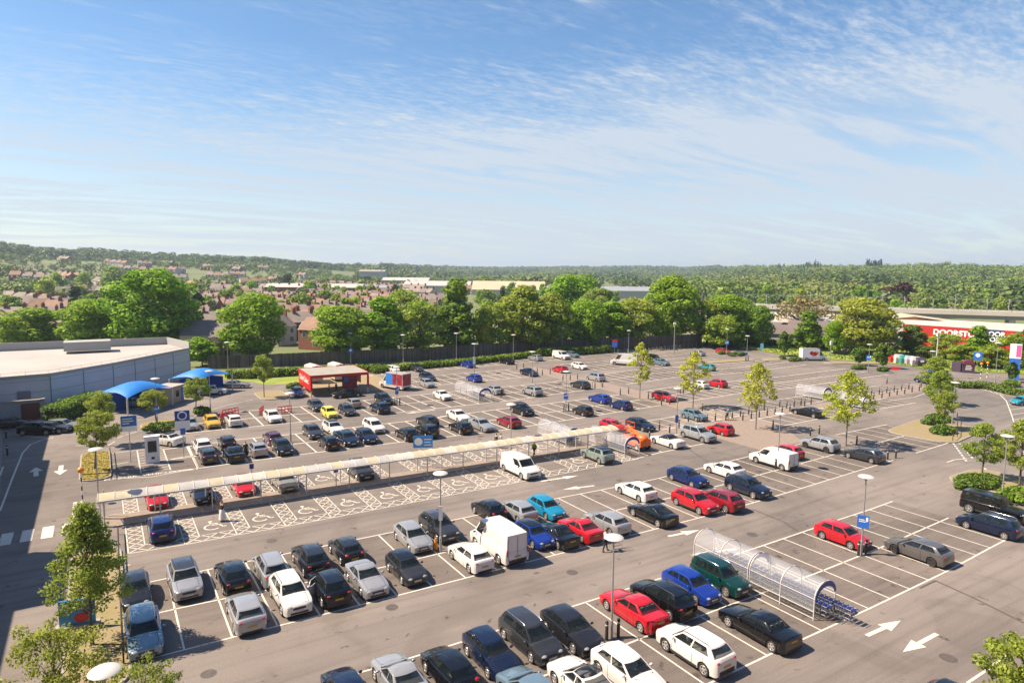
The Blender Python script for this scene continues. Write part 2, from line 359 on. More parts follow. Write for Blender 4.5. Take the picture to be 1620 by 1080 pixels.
def wheelchair(x,y,s=1.,rot=0):
    m=MB(); P=[]
    for k in range(15):
        t=R(-40)-R(225)*k/14*1.0; P.append((.62*math.cos(t)-.1,.62*math.sin(t)-.35))
    L=[P,[(-.25,.75),(-.18,.1),(.45,.08),(.75,-.55),(1.0,-.45)],[(-.22,.42),(.35,.42)]]
    k,q=math.cos(rot),math.sin(rot); tr=lambda p:(x+s*(p[0]*k-p[1]*q),y+s*(p[0]*q+p[1]*k))
    for l in L: m.line([tr(p) for p in l],.15*s,.012)
    c=[(-.25+.17*math.cos(t),.98+.17*math.sin(t)) for t in np.linspace(0,2*PI,12,endpoint=False)]; m.add([(*tr(p),.0125) for p in c],[tuple(range(12))])
    return structure('disabled_bay_symbol',m,M_paint,'white wheelchair symbol painted in a disabled bay')
for i,x in enumerate(UN[:13]):
    if i in (0,10): continue
    wheelchair(x+2.4,lowf(x)+3.0,.95,-.1)
for i,x in enumerate(UW[:12]):
    if i in (0,1,2,3,6): continue
    wheelchair(x+2.4,upk(x)+2.2,.95,-.1)
# arrows painted on the aisles
def arrow(a,b,w=.42,hw=.95,hl=1.7):
    a=Vector(a); b=Vector(b); d=(b-a).normalized(); n=Vector((-d.y,d.x)); h=b-d*hl
    P=[a-n*w/2,h-n*w/2,h-n*hw/2,b,h+n*hw/2,h+n*w/2,a+n*w/2]; m=MB(); m.add([(p.x,p.y,.012) for p in P],[tuple(range(7))]); return structure('road_arrow',m,M_paint,'white direction arrow painted on the aisle')
for a,b in (((1057,848),(1107,838)),((1371,1005),(1425,981)),((1482,1002),(1428,1031)),((940,768),(890,774)),((856,761),(915,752)),((57,753),(57,739)),((97,736),(95,751)),((1165,868),(1092,878)),((688,648),(640,654)),((696,659),(730,655))): arrow(G(*a),G(*b),w=.27 if a[0]>200 else .42,hw=.85 if a[0]>200 else 1.2)
# zebra crossing, road edge lines, give way lines
mb=MB()
for i in range(5):
    x=-7.3+i*1.32; mb.quad((x,60.9,.012),(x+.78,60.9,.012),(x+.78,63.6,.012),(x,63.6,.012))
structure('zebra_crossing',mb,M_paint,'white blocks of the pedestrian crossing, half in shade')
mb=MB()
for x in (-2.75,-2.2):
    for i in range(10): mb.quad((x,63.2+i*.62,.012),(x+.3,63.2+i*.62,.012),(x+.3,63.58+i*.62,.012),(x,63.58+i*.62,.012))
mb.line([G(*p) for p in ((0,808),(20,755),(36,716),(48,703),(66,696),(85,692))],.16,.012); mb.line([G(27,688),G(76,693)],.13,.012); mb.line([G(0,752),G(5,738)],.16,.012)
mb.line([G(*p) for p in ((177,756),(179,757),(240,754),(310,741))],.12,.012); mb.line([G(*p) for p in ((176,717),(215,712),(256,709))],.12,.012)
for a,b in (((217,713),(223,749)),((258,710),(270,743)),((297,703),(314.5,741)),((177,735),(203,731)),((265,727),(293,722)),((293,722),(318,720)),((178,708),(206,703)),((170,705),(182,698)),((186,693),(195,689)),((198,688),(216,683)),((120,705),(155,703)),((178,896),(206,893))): mb.line([G(*a),G(*b)],.12,.012)
for i in range(9):
    a=G(218+i*.7,717+i*4); b=G(259+i*1.3,712+i*3.6); mb.line([a,b],.10,.012)
for a,b in (((1508,701),(1530,731)),((1515,698),(1540,726)),((1557,740),(1600,778))):
    a,b=G(*a),G(*b)
    for k in range(8): mb.line([(a[0]+(b[0]-a[0])*k/8,a[1]+(b[1]-a[1])*k/8),(a[0]+(b[0]-a[0])*(k+.6)/8,a[1]+(b[1]-a[1])*(k+.6)/8)],.2,.012)
mb.line([G(*p) for p in ((1498,731),(1510,727),(1530,725))],.15,.012); mb.line([G(*p) for p in ((1405,634),(1447,628),(1463,622))],.12,.012)
mb.line([G(*p) for p in ((335,648),(362,640),(400,632))],.10,.012); mb.line([G(*p) for p in ((1530,1080),(1560,1060),(1620,1012))],.14,.012); mb.line([G(1572,1053),G(1596,1064)],.12,.012)
structure('road_markings',mb,M_paint,'white edge lines, give way dashes and lines by the charging bay')
def text_mesh(name,txt,size,m,parent=None,mat4=None,extr=.0,align='CENTER',bold=0):
    cu=bpy.data.curves.new(name,'FONT'); cu.body=txt; cu.size=size; cu.align_x=align; cu.align_y='CENTER'; cu.extrude=extr; cu.offset=bold; cu.space_line=.9
    o=bpy.data.objects.new(name,cu); dg=bpy.context.evaluated_depsgraph_get(); C.objects.link(o); dg.update()
    me=bpy.data.meshes.new_from_object(o.evaluated_get(dg)); bpy.data.objects.remove(o); me.materials.clear()
    if mat4: me.transform(mat4)
    return obj(name,me,m,parent)
a,b=Vector(G(183,757)),Vector(G(298,743)); d=b-a
t=text_mesh('bay_lettering','ELECTRIC VEHICLES ONLY',.72,M_paint,mat4=Matrix.Translation((*(a+b)/2,.013))@Matrix.Rotation(math.atan2(d.y,d.x),4,'Z'),bold=.01); t['kind']='structure'; t['label']='white words painted along the front of the charging bay'
# raised pavements and islands
def raised(name,poly,h,top,label,kerb=True):
    m=MB().prism(poly,-.02,h); structure(name,m,top,label)
    if kerb:
        k=MB(); n=len(poly); cx=sum(p[0] for p in poly)/n; cy=sum(p[1] for p in poly)/n
        for i in range(n):
            a=Vector(poly[i]); b=Vector(poly[(i+1)%n]); d=(b-a)
            if d.length<.05: continue
            ang=math.atan2(d.y,d.x); mid=(a+b)/2; k.box(mid.x-d.length/2,mid.x+d.length/2,mid.y-.07,mid.y+.07,-.02,h+.012,ang,(mid.x,mid.y))
        structure('kerb',k,M_kerb,'pale concrete kerb round the '+label)
wk=[(x,lowf(x)+6.35) for x in (1.2,14,30,45,51)]; wk2=[(x,upk(x)-.15) for x in (51,30,14,1.2)]
raised('walkway_pavement',[(-.6,61.2),(.2,60.7)]+wk+wk2+[(.2,63.7),(-.6,63.2)],.12,M_pave,'raised paved strip under the long glass canopy')
def rnd(cx,cy,w,h,r=1.,n=5,rot=0):
    P=[]
    for sx,sy,a0 in ((1,1,0),(-1,1,PI/2),(-1,-1,PI),(1,-1,3*PI/2)):
        for k in range(n):
            a=a0+PI/2*k/(n-1); P.append((sx*(w/2-r)+r*math.cos(a),sy*(h/2-r)+r*math.sin(a)))
    k,q=math.cos(rot),math.sin(rot); return [(cx+x*k-y*q,cy+x*q+y*k) for x,y in P]
raised('planted_island',rnd(-1.0,46.5,3.0,19.5,1.2),.12,M_soil,'dry sandy island with young trees in the lower left')
raised('grass_island',rnd(-1.05,81.2,2.7,11.8,1.2),.12,mat('dry_grass',(.26,.19,.035),.95,col2=(.16,.16,.03),nscale=1.3,bump=.5,bscale=12),'yellowed grass island with a leaning tree at the left')
raised('planted_island',rnd(6.8,98.0,5.6,5.2,2.0),.12,MATS['dry_grass'],'yellow grass island with shrubs beside the white saloon')
raised('planted_island',rnd(23.6,112.5,4.4,8,1.8),.12,M_soil,'rounded island with one tree left of the red canopy')
raised('planted_island',rnd(95.0,43.6,13,8.0,2.0,rot=.12),.12,M_soil,'sandy island with clipped shrubs at the right')
raised('planted_island',rnd(76.6,27.6,7.5,9.5,1.8),.12,M_soil,'shrub filled island beside the black off-road car')
raised('planted_island',rnd(127,104.5,14,3.2,1.4,rot=-.1),.12,M_soil,'shrub island beyond the far right rows')
raised('planted_island',rnd(139,101.5,5,4,1.4),.12,M_soil,'small island by the red car at the far end')
raised('planted_island',rnd(150.5,88,14,3.4,1.4,rot=-.5),.12,M_soil,'narrow island with clipped shrubs near the recycling banks')
def flat(poly,m,z,name,label): return structure(name,sheet(poly,z),m,label)
flat([(66.0,49),(74,49.2),(79.8,56.3),(80.3,63),(80.6,84),(80.6,101),(80.5,119),(75.6,119),(75.7,101),(75.6,85),(75,68),(66.0,63.5),(60,63.3),(60,61.4),(66,57.6)],M_pave,.008,'footpath','brownish paved footpath with trees and bollards crossing the car park')
flat([(80.3,60.2),(128,59.9),(133,64.5),(131,66.5),(128,62.9),(80.3,63)],M_pave,.009,'footpath','paved strip between two rows of bollards at the right')
flat([(28.6,108.3),(46,108.3),(46,126),(28.6,127)],mat('ochre_surfacing',(.25,.19,.115),.9,noise=.14,nscale=1.2),.005,'collection_bay_surface','ochre surfacing beside and under the red canopy')
flat([(1,100),(9.5,96),(25,127),(27,140),(13,140)],M_asph,.003,'service_road','asphalt road past the blue canopies')
flat([(-30,38),(-6.9,38),(-7.4,62),(-10.5,98),(-12,112),(-30,112)],mat('grey_pavement',(.20,.18,.165),.9,noise=.12,nscale=.8),.01,'pavement','grey pavement in the shade of the tall building')
flat([G(*p) for p in ((1482,612),(1515,604),(1580,612),(1640,628),(1680,680),(1720,800),(1640,800),(1600,720),(1585,790),(1500,720),(1517,690))],M_road,.0035,'service_road','smooth grey service road curving away at the right')
flat([G(*p) for p in ((1120,549),(1240,569),(1340,581),(1480,600),(1640,620),(1640,612),(1480,590),(1400,579),(1340,574),(1250,567),(1180,554))],M_road,.0036,'service_road','grey road along the far grass bank')
# worn repair seams in the asphalt
mb=MB()
for P in (((1190,805),(1240,825),(1262,840)),((1455,930),(1480,918),(1540,945),(1620,985)),((1078,703),(1120,730)),((360,650),(430,640))): mb.line([G(*p) for p in P],.16,.0065)
for px_,py_,r_ in ((1190,845,.45),(620,960,.4),(1500,1040,.45),(430,855,.4),(905,905,.4),(1290,700,.4),(1010,760,.4),(330,1065,.4),(760,690,.4)):
    x,y=G(px_,py_); mb.add([(x+r_*math.cos(2*PI*k/14),y+r_*math.sin(2*PI*k/14),.0066) for k in range(14)],[tuple(range(14))])
structure('asphalt_seam',mb,mat('seam_tar',(.075,.065,.06),.7,noise=.2),'dark repaired seams across the aisles')
# grass banks
gb=[G(*p) for p in ((1080,549),(1130,544),(1180,550),(1250,563),(1340,570),(1400,573),(1480,585),(1560,588),(1640,592),(1700,560),(1500,530),(1330,520),(1150,522))]
flat(gb,M_grass,.02,'grass_bank','bright mown grass bank beyond the far edge of the car park')
flat([G(*p) for p in ((352,589),(450,585),(480,582),(480,606),(420,609),(400,604),(352,600))],M_grass,.02,'grass_verge','green grass verge behind the parked silver saloon')
def water(): pass
# ================= vehicles
M_glass=mat('car_glass',(.010,.016,.018),.04,spec=.55,alpha=.62); M_tyre=mat('tyre_rubber',(.02,.02,.021),.85); M_rim=mat('alloy_rim',(.55,.55,.56),.3,metal=.7)
M_rimd=mat('dark_rim',(.06,.06,.065),.35,metal=.5); M_trim=mat('black_plastic',(.025,.025,.027),.55); M_under=mat('underbody',(.012,.012,.012),.9)
M_head=mat('headlamp_glass',(.26,.28,.30),.12,coat=1,noise=.25,nscale=9); M_tail=mat('tail_lamp_red',(.42,.012,.012),.18,coat=1); M_wplate=mat('white_plate',(.45,.45,.43),.5); M_yplate=mat('yellow_plate',(.42,.27,.03),.5)
M_seam=mat('panel_gap',(.01,.01,.01),.8); M_chrome=mat('chrome',(.7,.7,.7),.15,metal=1)
PAINT=dict(wht=(.60,.59,.57),slv=(.33,.345,.36),gry=(.040,.042,.048),blk=(.0045,.0045,.0055),nvy=(.006,.011,.032),blu=(.012,.045,.32),red=(.38,.010,.018),drd=(.20,.008,.018),lbl=(.15,.23,.29),tea=(.01,.21,.30),yel=(.62,.56,.05),gld=(.50,.31,.015),grn=(.003,.030,.027),pgr=(.25,.31,.28),pur=(.07,.015,.05),bei=(.29,.28,.25),cbl=(.010,.19,.34),dbl=(.008,.022,.12),char=(.013,.013,.017),brz=(.12,.115,.115))
def paint_of(k): return mat('car_paint_'+k,PAINT[k],.24,metal=.4 if k in('slv','gry','lbl','bei','blu','dbl','brz','pgr') else 0,coat=1,noise=.03,nscale=1.5,spec=.15)
#         L    W    H    zf   wr   nose cowl beltF beltR deck  xA    xAt   xDt   xD   (x from centre) kinds
SP=dict(
 city =(3.55,1.63,1.48,.20,.29,.72,.92,.93,1.00,None, .98, .38,-1.42,-1.70),
 hatch=(3.98,1.70,1.46,.20,.31,.72,.94,.93,1.02,None, 1.05,.38,-1.45,-1.86),
 golf =(4.32,1.79,1.45,.20,.32,.72,.95,.93,1.02,None, 1.08,.30,-1.52,-2.02),
 suv  =(4.38,1.83,1.62,.24,.35,.86,1.06,1.04,1.12,None,1.12,.42,-1.62,-2.08),
 bsuv =(4.82,1.90,1.74,.26,.37,.94,1.14,1.11,1.17,None,1.30,.55,-2.00,-2.32),
 saloon=(4.72,1.82,1.43,.19,.32,.70,.94,.92,.99,.98, 1.02,.22,-1.02,-1.74),
 fast =(4.65,1.85,1.39,.18,.33,.68,.91,.90,.98,.97, 1.05,.20,-.95,-2.02),
 coupe=(4.25,1.80,1.40,.18,.32,.72,.93,.90,.98,.95,.88,.10,-.80,-1.62),
 conv =(4.62,1.82,1.37,.18,.32,.70,.92,.90,.96,.96,.95,.25,-.70,-1.30),
 mpv  =(4.40,1.76,1.60,.20,.31,.76,1.02,.97,1.04,None,1.38,.52,-1.75,-2.08),
 estate=(4.62,1.80,1.47,.20,.32,.72,.95,.93,1.0,None,1.15,.38,-1.95,-2.24),
 rav  =(4.15,1.72,1.70,.26,.34,.88,1.06,1.03,1.06,None,1.08,.50,-1.78,-1.98),
 boxy =(4.85,1.85,1.96,.36,.40,1.10,1.18,1.15,1.15,None,.80,.62,-2.30,-2.38),
 van  =(5.05,1.95,1.95,.24,.34,.92,1.18,1.14,1.16,None,1.62,.78,-2.44,-2.50),
 lvan =(5.45,2.05,2.45,.28,.36,1.0,1.28,1.22,1.22,None,2.10,1.20,-2.66,-2.70),
 xvan =(6.0,2.05,2.60,.28,.36,1.0,1.30,1.22,1.22,None,2.30,1.40,-2.94,-2.98))
CARM={}
def prune(b):
    ids=sorted({i for f in b.f for i in f}); mp={v:i for i,v in enumerate(ids)}; q=MB(); q.v=[b.v[i] for i in ids]; q.f=[tuple(mp[i] for i in f) for f in b.f]; return q
def car_mesh(kind):
    if kind in CARM: return CARM[kind]
    L,Wd,H,zf,wr,nose,cowl,bF,bR,deck,xA,xAt,xDt,xD=SP[kind]; hl=L/2; w0=Wd/2; isvan=kind in('van','lvan','xvan')
    xf=hl-(.88 if not isvan else .95); xr=-hl+(.80 if kind not in('lvan','xvan') else 1.05); boxy=kind in('boxy','van','lvan','xvan')
    def ztop(x):
        P=[(-hl,(deck-.10 if deck else bR-.18)),(-hl+.08,(deck if deck else bR-.05)),(xD+.1,(deck+.02 if deck else bR)),(xD+.5,bR),(xA-.35,bF),(xA,cowl),(hl-.45,nose+(cowl-nose)*.35),(hl-.12,nose),(hl,nose-.12)]
        P=sorted(P); return float(np.interp(x,[p[0] for p in P],[p[1] for p in P]))
    def wid(x):
        a=max(0,(abs(x)-(hl-.62))/.62); k=.15 if not boxy else .05
        return w0*(1-k*a**2.6)*(1-(.02 if x>0 else .0))
    def arch(x):
        z=zf
        for c in (xf,xr):
            q=(wr+.055)**2-(x-c)**2
            if q>0: z=max(z,wr+math.sqrt(q))
        return z
    xs=sorted(set([-hl,-hl+.03,-hl+.1,-hl+.22,hl-.22,hl-.1,hl-.03,hl]+[round(v,3) for v in np.arange(-hl+.34,hl-.3,.13)]+[c+(wr+.055)*k for c in (xf,xr) for k in (-1,-.97,-.85,-.6,-.3,0,.3,.6,.85,.97,1)]))
    ring=[]; n=0
    for x in xs:
        w=wid(x); zt=ztop(x); za=arch(x); e=max(0,(abs(x)-(hl-.1))/.1); za0=zf+.05*e; mm=max(zf+.38,za+.03); zs=max(zt-.12,mm+.03); zt2=max(zt-.03,zs+.02)
        w=w*(1-.035*e)
        ring.append([(0,za0),(.70*w,za0),(.70*w,max(za0,za)),(.965*w,max(za0,za)),(.985*w,max(za0,za)+(mm-max(za0,za))*.5),(w,mm),(.985*w,zs),(.955*w,zt2),(.87*w,zt+.0),(.45*w,zt+.035),(0,zt+.045)])
    nr=len(ring[0]); body=MB(); under=MB(); V=[]
    for i,x in enumerate(xs):
        for (y,z) in ring[i]: V.append((x,y,z))
        for (y,z) in ring[i][1:-1][::-1]: V.append((x,-y,z))
    nn=2*nr-2; fb=[]; fu=[]
    for i in range(len(xs)-1):
        for k in range(nn):
            f=(i*nn+(k+1)%nn,(i+1)*nn+(k+1)%nn,(i+1)*nn+k,i*nn+k)
            (fu if (k<3 or k>=nn-3) else fb).append(f)
    fb.append(tuple(range(nn))[::-1]); fb.append(tuple(range((len(xs)-1)*nn,len(xs)*nn)))
    body.add(V,fb); under.add(V,fu)
    # greenhouse
    hw0,hw1=w0*.90,w0*(.70 if not boxy else .84)
    if kind in('boxy',): hw1=w0*.86
    TT=[0,.12,.4,.7,.88,1]; FF=[0,.045,.25,.5,.75,.955,1]
    pill={'saloon':[.0,.05,.30,.47,.50,.72,.90,1],'van':[0,.04,.15,.30,.34,.6,.85,1]}.get(kind,[0,.04,.25,.45,.485,.72,.88,1])
    if kind in('conv',): pill=[0,.04,.25,.52,.56,.75,.88,1]
    if kind in('lvan','xvan'): pill=[0,.03,.10,.22,.25,.5,.8,1]
    bow=.13 if not boxy else .07; bowr=.10 if not boxy else .02
    def gp(t):
        P=[]; tt=t; xa=xA+(xAt-xA)*tt; xd=xD+(xDt-xD)*(tt**1.15); hw=hw0+(hw1-hw0)*(tt**1.35)
        def zz(x,s):
            base=float(np.interp(x,[xD,xA],[bR-.04,bF-.04])); top=H-.05-.035*(2*s-1)**2
            if s<.05: base=cowl-.03 if not isvan else cowl-.05
            return base+(top-base)*tt
        for f in FF[:-1]: y=hw*(1-2*f); x=xa-bow*(2*f-1)**2; P.append((x,y*.95,zz(x,0 if 0<f<1 else .02)))
        for s in pill[:-1]: x=(xa-bow)+((xd+bowr)-(xa-bow))*s; P.append((x,-hw*(.95+.05*(1-(2*s-1)**2)),zz(x,s if s>0 else .02)))
        for f in FF[:-1]: y=-hw*(1-2*f); x=xd+bowr*(2*f-1)**2; P.append((x,y*.95,zz(x,1)))
        for s in pill[:-1]: s=s; q=1-s; 
        for s in pill[::-1][:-1]: x=(xa-bow)+((xd+bowr)-(xa-bow))*s; P.append((x,hw*(.95+.05*(1-(2*s-1)**2)),zz(x,s)))
        return P
    GV=[]; 
    for t in TT: GV+=gp(t)
    m=len(GV)//len(TT); nf=len(FF)-1; ns=len(pill)-1; fbod=[]; wsc=[]; sidew=[]; rearw=[]
    for j in range(len(TT)-1):
        for k in range(m):
            f=(j*m+k,j*m+(k+1)%m,(j+1)*m+(k+1)%m,(j+1)*m+k)[::-1]; mid=0<j<len(TT)-2
            if k<nf: tgt=wsc if (1<=k<nf-1 and mid) else fbod
            elif k<nf+ns:
                q=k-nf; tgt=sidew if (mid and q not in(0,ns-1) and abs(pill[q+1]-pill[q])>.06 and not (isvan and q>2)) else fbod
            elif k<2*nf+ns:
                q=k-nf-ns; tgt=rearw if (1<=q<nf-1 and mid and not isvan) else fbod
            else:
                q=ns-1-(k-2*nf-ns); tgt=sidew if (mid and q not in(0,ns-1) and abs(pill[q+1]-pill[q])>.06 and not (isvan and q>2)) else fbod
            tgt.append(f)
    roofV=[]; top=gp(1); cx=(xAt+xDt)/2
    for sc,dz in ((1,0),(.86,.025),(.45,.045)):
        roofV+=[(cx+(p[0]-cx)*sc,p[1]*sc,p[2]+dz) for p in top]
    roofV.append((cx,0,H)); rf=[]
    for j in range(2):
        for k in range(m): rf.append((j*m+k,j*m+(k+1)%m,(j+1)*m+(k+1)%m,(j+1)*m+k)[::-1])
    for k in range(m): rf.append((2*m+k,2*m+(k+1)%m,3*m)[::-1])
    def sub(fs,push=0):
        ids=sorted({i for f in fs for i in f}); mp={v:i for i,v in enumerate(ids)}; b=MB(); b.add([GV[i] for i in ids],[tuple(mp[i] for i in f) for f in fs]); return b
    def islands(fs):
        left=list(fs); out=[]
        while left:
            g=[left.pop()]; vs=set(g[0]); ch=True
            while ch:
                ch=False
                for f in left[:]:
                    if vs&set(f): g.append(f); vs|=set(f); left.remove(f); ch=True
            out.append(g)
        return out
    pil=sub(fbod)
    if kind!='conv': body.add(pil.v,pil.f)
    parts=[('body',prune(body),'P',32),('underbody',prune(under),M_under,60),('windscreen',sub(wsc),M_glass,60),('roof',MB().add(roofV,rf),'R',60)]+[('side_window',sub(g),M_glass,60) for g in islands(sidew)]+([('soft_top_frame',pil,'R',60)] if kind=='conv' else [])
    if rearw: parts.append(('rear_window',sub(rearw),M_glass,60))
    # seams: doors
    sm=MB(); dx=[xA-.30,(xA+xD)/2-.12,xD+.75] if not isvan else [xA-.05,xA-1.15,xD+.01]
    for x in dx:
        w=wid(x)
        for s in (1,-1):
            za=max(arch(x),zf+.06); mm=max(zf+.38,za+.03); zt=ztop(x)
            for (y0,z0),(y1,z1) in (((.985*w,za),(w,mm)),((w,mm),(.985*w,zt-.12)),((.985*w,zt-.12),(.955*w,zt-.03))):
                sm.quad((x-.011,s*(y0+.003),z0),(x+.011,s*(y0+.003),z0),(x+.011,s*(y1+.003),z1),(x-.011,s*(y1+.003),z1))
    if not isvan:
        hx=[xA+.03+(hl-.16-xA-.03)*i/6 for i in range(7)]
        for sd in (1,-1):
            for a_,b_ in zip(hx[:-1],hx[1:]): sm.quad((a_,sd*.70*wid(a_),ztop(a_)+.022),(b_,sd*.70*wid(b_),ztop(b_)+.022),(b_,sd*(.70*wid(b_)-.016),ztop(b_)+.023),(a_,sd*(.70*wid(a_)-.016),ztop(a_)+.023))
        x_=hl-.15; sm.quad((x_,-.6*wid(x_),ztop(x_)+.032),(x_,.6*wid(x_),ztop(x_)+.032),(x_-.018,.6*wid(x_),ztop(x_)+.034),(x_-.018,-.6*wid(x_),ztop(x_)+.034))
    parts.append(('door_seams',sm,M_seam,None))
    if not isvan: parts.append(('wiper_cowl',MB().quad((xA-.12,-hw0*.86,cowl+.005),(xA+.10,-hw0*.70,ztop(xA+.1)+.03),(xA+.16,0,ztop(xA+.16)+.052),(xA+.10,hw0*.70,ztop(xA+.1)+.03),(xA-.12,hw0*.86,cowl+.005)),M_trim,None))
    hd=MB(); 
    for x in (dx[1]+.12,dx[2]+.12) if not isvan else (dx[1]+.12,):
        for s in (1,-1): hd.box(x,x+.17,s*wid(x)*.99-.012,s*wid(x)*.99+.012,ztop(x)-.17,ztop(x)-.14)
    cf=MB().box(xD+.42,xA-.12,-hw0*.86,hw0*.86,bF-.3,bF+.052); parts.append(('cabin_floor',cf,mat('cabin_dark',(.018,.018,.02),.9),None))
    fxs=((xA+xAt)/2-.78); rows=[(fxs,(.36,-.36))] if isvan or kind in('coupe','conv','fast') else [(fxs,(.36,-.36)),(fxs-.95,(.40,0,-.40))]
    for x0,ys in rows:
        for y0 in ys: st=MB().box(x0-.12,x0,y0-.2,y0+.2,bF-.05,bF+.20).box(x0-.11,x0-.02,y0-.11,y0+.11,bF+.20,bF+.34); parts.append(('seat',st,mat('seat_cloth',(.075,.075,.08),.9),None))
    w=wid(hl)*.965
    gr=MB().box(hl-.03,hl+.012,-w*.52,w*.52,nose-.27,nose-.14); gr.box(hl-.03,hl+.016,-w*.72,w*.72,zf+.08,zf+.2)
    parts.append(('grille',gr,M_trim,None))
    tb=MB().box(-hl-.012,-hl+.03,-w*.8,w*.8,zf+.04,zf+(.28 if kind in('suv','bsuv','rav','boxy','van','lvan','xvan') else .14))
    if kind in('suv','bsuv','rav','van','lvan','xvan','boxy'):
        for s in (1,-1): tb.box(xr+wr+.1,xf-wr-.1,s*w0*.975-.02,s*w0*.975+.02,zf-.01,zf+.12)
    parts.append(('lower_trim',tb,M_trim,None))
    for s in (1,-1): parts.append(('headlight',MB().ell((hl-.19,s*(w-.19),nose-.10),(.235,.235,.095),14,6),M_head,60))
    tz=(deck-.13 if deck else bR-.12)
    for s in (1,-1):
        if isvan: parts.append(('tail_light',MB().box(-hl-.012,-hl+.06,s*(w-.05)-.05,s*(w-.05)+.05,bR-.32,bR+.12),M_tail,None))
        elif kind in ('boxy',): parts.append(('tail_light',MB().box(-hl-.012,-hl+.06,s*(w-.1)-.05,s*(w-.1)+.05,bR-.30,bR-.08),M_tail,None))
        else: parts.append(('tail_light',MB().ell((-hl+.125,s*(w-.12),tz-.03),(.15,.165,.075 if kind not in('hatch','city','mpv','rav') else .125),14,6),M_tail,60))
    if isvan:
        rd=MB().box(-hl-.010,-hl-.001,-.012,.012,zf+.30,H-.2)
        for s in (1,-1): rd.box(-hl-.010,-hl-.001,s*(w-.13)-.01,s*(w-.13)+.01,zf+.3,H-.2); 
        rd.box(-hl-.010,-hl-.001,-w+.13,w-.13,zf+.30,zf+.32); parts.append(('rear_door_seams',rd,M_seam,None))
    parts.append(('number_plate_front',MB().box(hl-.01,hl+.024,-.26,.26,zf+.20,zf+.31),M_wplate,None))
    parts.append(('number_plate_rear',MB().box(-hl-.022,-hl+.01,-.26,.26,tz-.36 if not deck else tz-.14,tz-.25 if not deck else tz-.03),M_yplate,None))
    for s in (1,-1): parts.append(('mirror',MB().ell((xA-.42,s*(hw0+.15),bF+.07),(.08,.12,.075),8,5),'P' if not boxy else M_trim,60))
    if kind in('suv','bsuv','estate','rav','mpv'):
        rr=MB()
        for s in (1,-1): rr.tube([(xAt-.15,s*hw1*.90,H-.06),(xAt-.3,s*hw1*.91,H+.01),(xDt+.3,s*hw1*.91,H+.01),(xDt+.1,s*hw1*.90,H-.06)],.018,6)
        parts.append(('roof_rails',rr,M_chrome if kind!='suv' else M_trim,60))
    if kind=='conv':
        pass
    if kind=='rav': parts.append(('spare_wheel',MB().lathe([(0,-hl-.22),(.26,-hl-.22),(.34,-hl-.17),(.34,-hl-.03),(0,-hl-.03)],20,'x'),M_tyre,50))
    if kind=='boxy': parts.append(('spare_wheel',MB().lathe([(0,-hl-.22),(.28,-hl-.22),(.37,-hl-.17),(.37,-hl-.03),(0,-hl-.03)],20,'x'),M_tyre,50))
    wheels=[]; tw=.21
    tyre=MB().lathe([(wr*.66,-tw/2+.03),(wr*.92,-tw/2),(wr,-tw/2+.03),(wr,tw/2-.03),(wr*.92,tw/2),(wr*.66,tw/2-.03)],22,'y')
    rim=MB(); rim.lathe([(wr*.69,tw/2-.03),(wr*.66,tw/2-.015),(wr*.58,tw/2-.02),(wr*.56,tw/2-.06)],22,'y')
    for k in range(5):
        a=2*PI*k/5; ca,sa=math.cos(a),math.sin(a); q=wr*.6
        def rp(r,o): return (r*ca-o*sa,r*sa+o*ca)
        a0,a1,a2,a3=rp(.02,-.045),rp(q,-.04),rp(q,.04),rp(.02,.045)
        yo=tw/2-.028; rim.add([(a0[0],yo,a0[1]),(a1[0],yo,a1[1]),(a2[0],yo,a2[1]),(a3[0],yo,a3[1])],[(0,1,2,3)])
    rim.lathe([(0,tw/2-.02),(.05,tw/2-.022),(.06,tw/2-.04)],12,'y')
    disc=MB().lathe([(0,tw/2-.055),(wr*.6,tw/2-.055)],16,'y')
    tyre.v+=[]; tyre.add(disc.v,disc.f)
    res=dict(parts=[(n,b.mesh('car_'+n,a),mk) for n,b,mk,a in parts],tyre=tyre.mesh('tyre',40),rim=rim.mesh('rim',40),wpos=[(xf,w0-.11,wr,0),(xr,w0-.11,wr,0),(xf,-w0+.11,wr,PI),(xr,-w0+.11,wr,PI)],spec=SP[kind])
    # twin copy of the spare wheel axis fix
    for n,me,mk in res['parts']:
        if n=='spare_wheel':
            for v in me.vertices:
                x,y,z=v.co; v.co=(y,x,z+.95) if kind=='rav' else (y,x,z+1.1)
    CARM[kind]=res; return res
def make_vehicle(kind,col,label,cat='car',roof=None,rim=None,name='parked_car',group='vehicles parked in the bays'):
    cm=car_mesh(kind); t=thing(name,label,cat,group=group); P=paint_of(col); RF=P if roof is None else (M_glass if roof=='glass' else paint_of(roof))
    for n,me,mk in cm['parts']:
        m=P if mk=='P' else RF if mk=='R' else mk
        nm={'side_windows':'side_window','door_handles':'door_handle','door_seams':'door_seam'}.get(n,n)
        o=bpy.data.objects.new(nm,me); C.objects.link(o); o.parent=t
        if not me.materials: me.materials.append(m)
        if me.materials[0] is not m: o.material_slots[0].link='OBJECT'; o.material_slots[0].material=m
    for x,y,z,r in cm['wpos']:
        o=obj('wheel',cm['tyre'],M_tyre,t,(x,y,z)); o.rotation_euler=(0,0,r)
        obj('rim',cm['rim'],M_rimd if rim=='d' else M_rim,o)
    return t
def centre(px,py,h): return G(px,py,h)
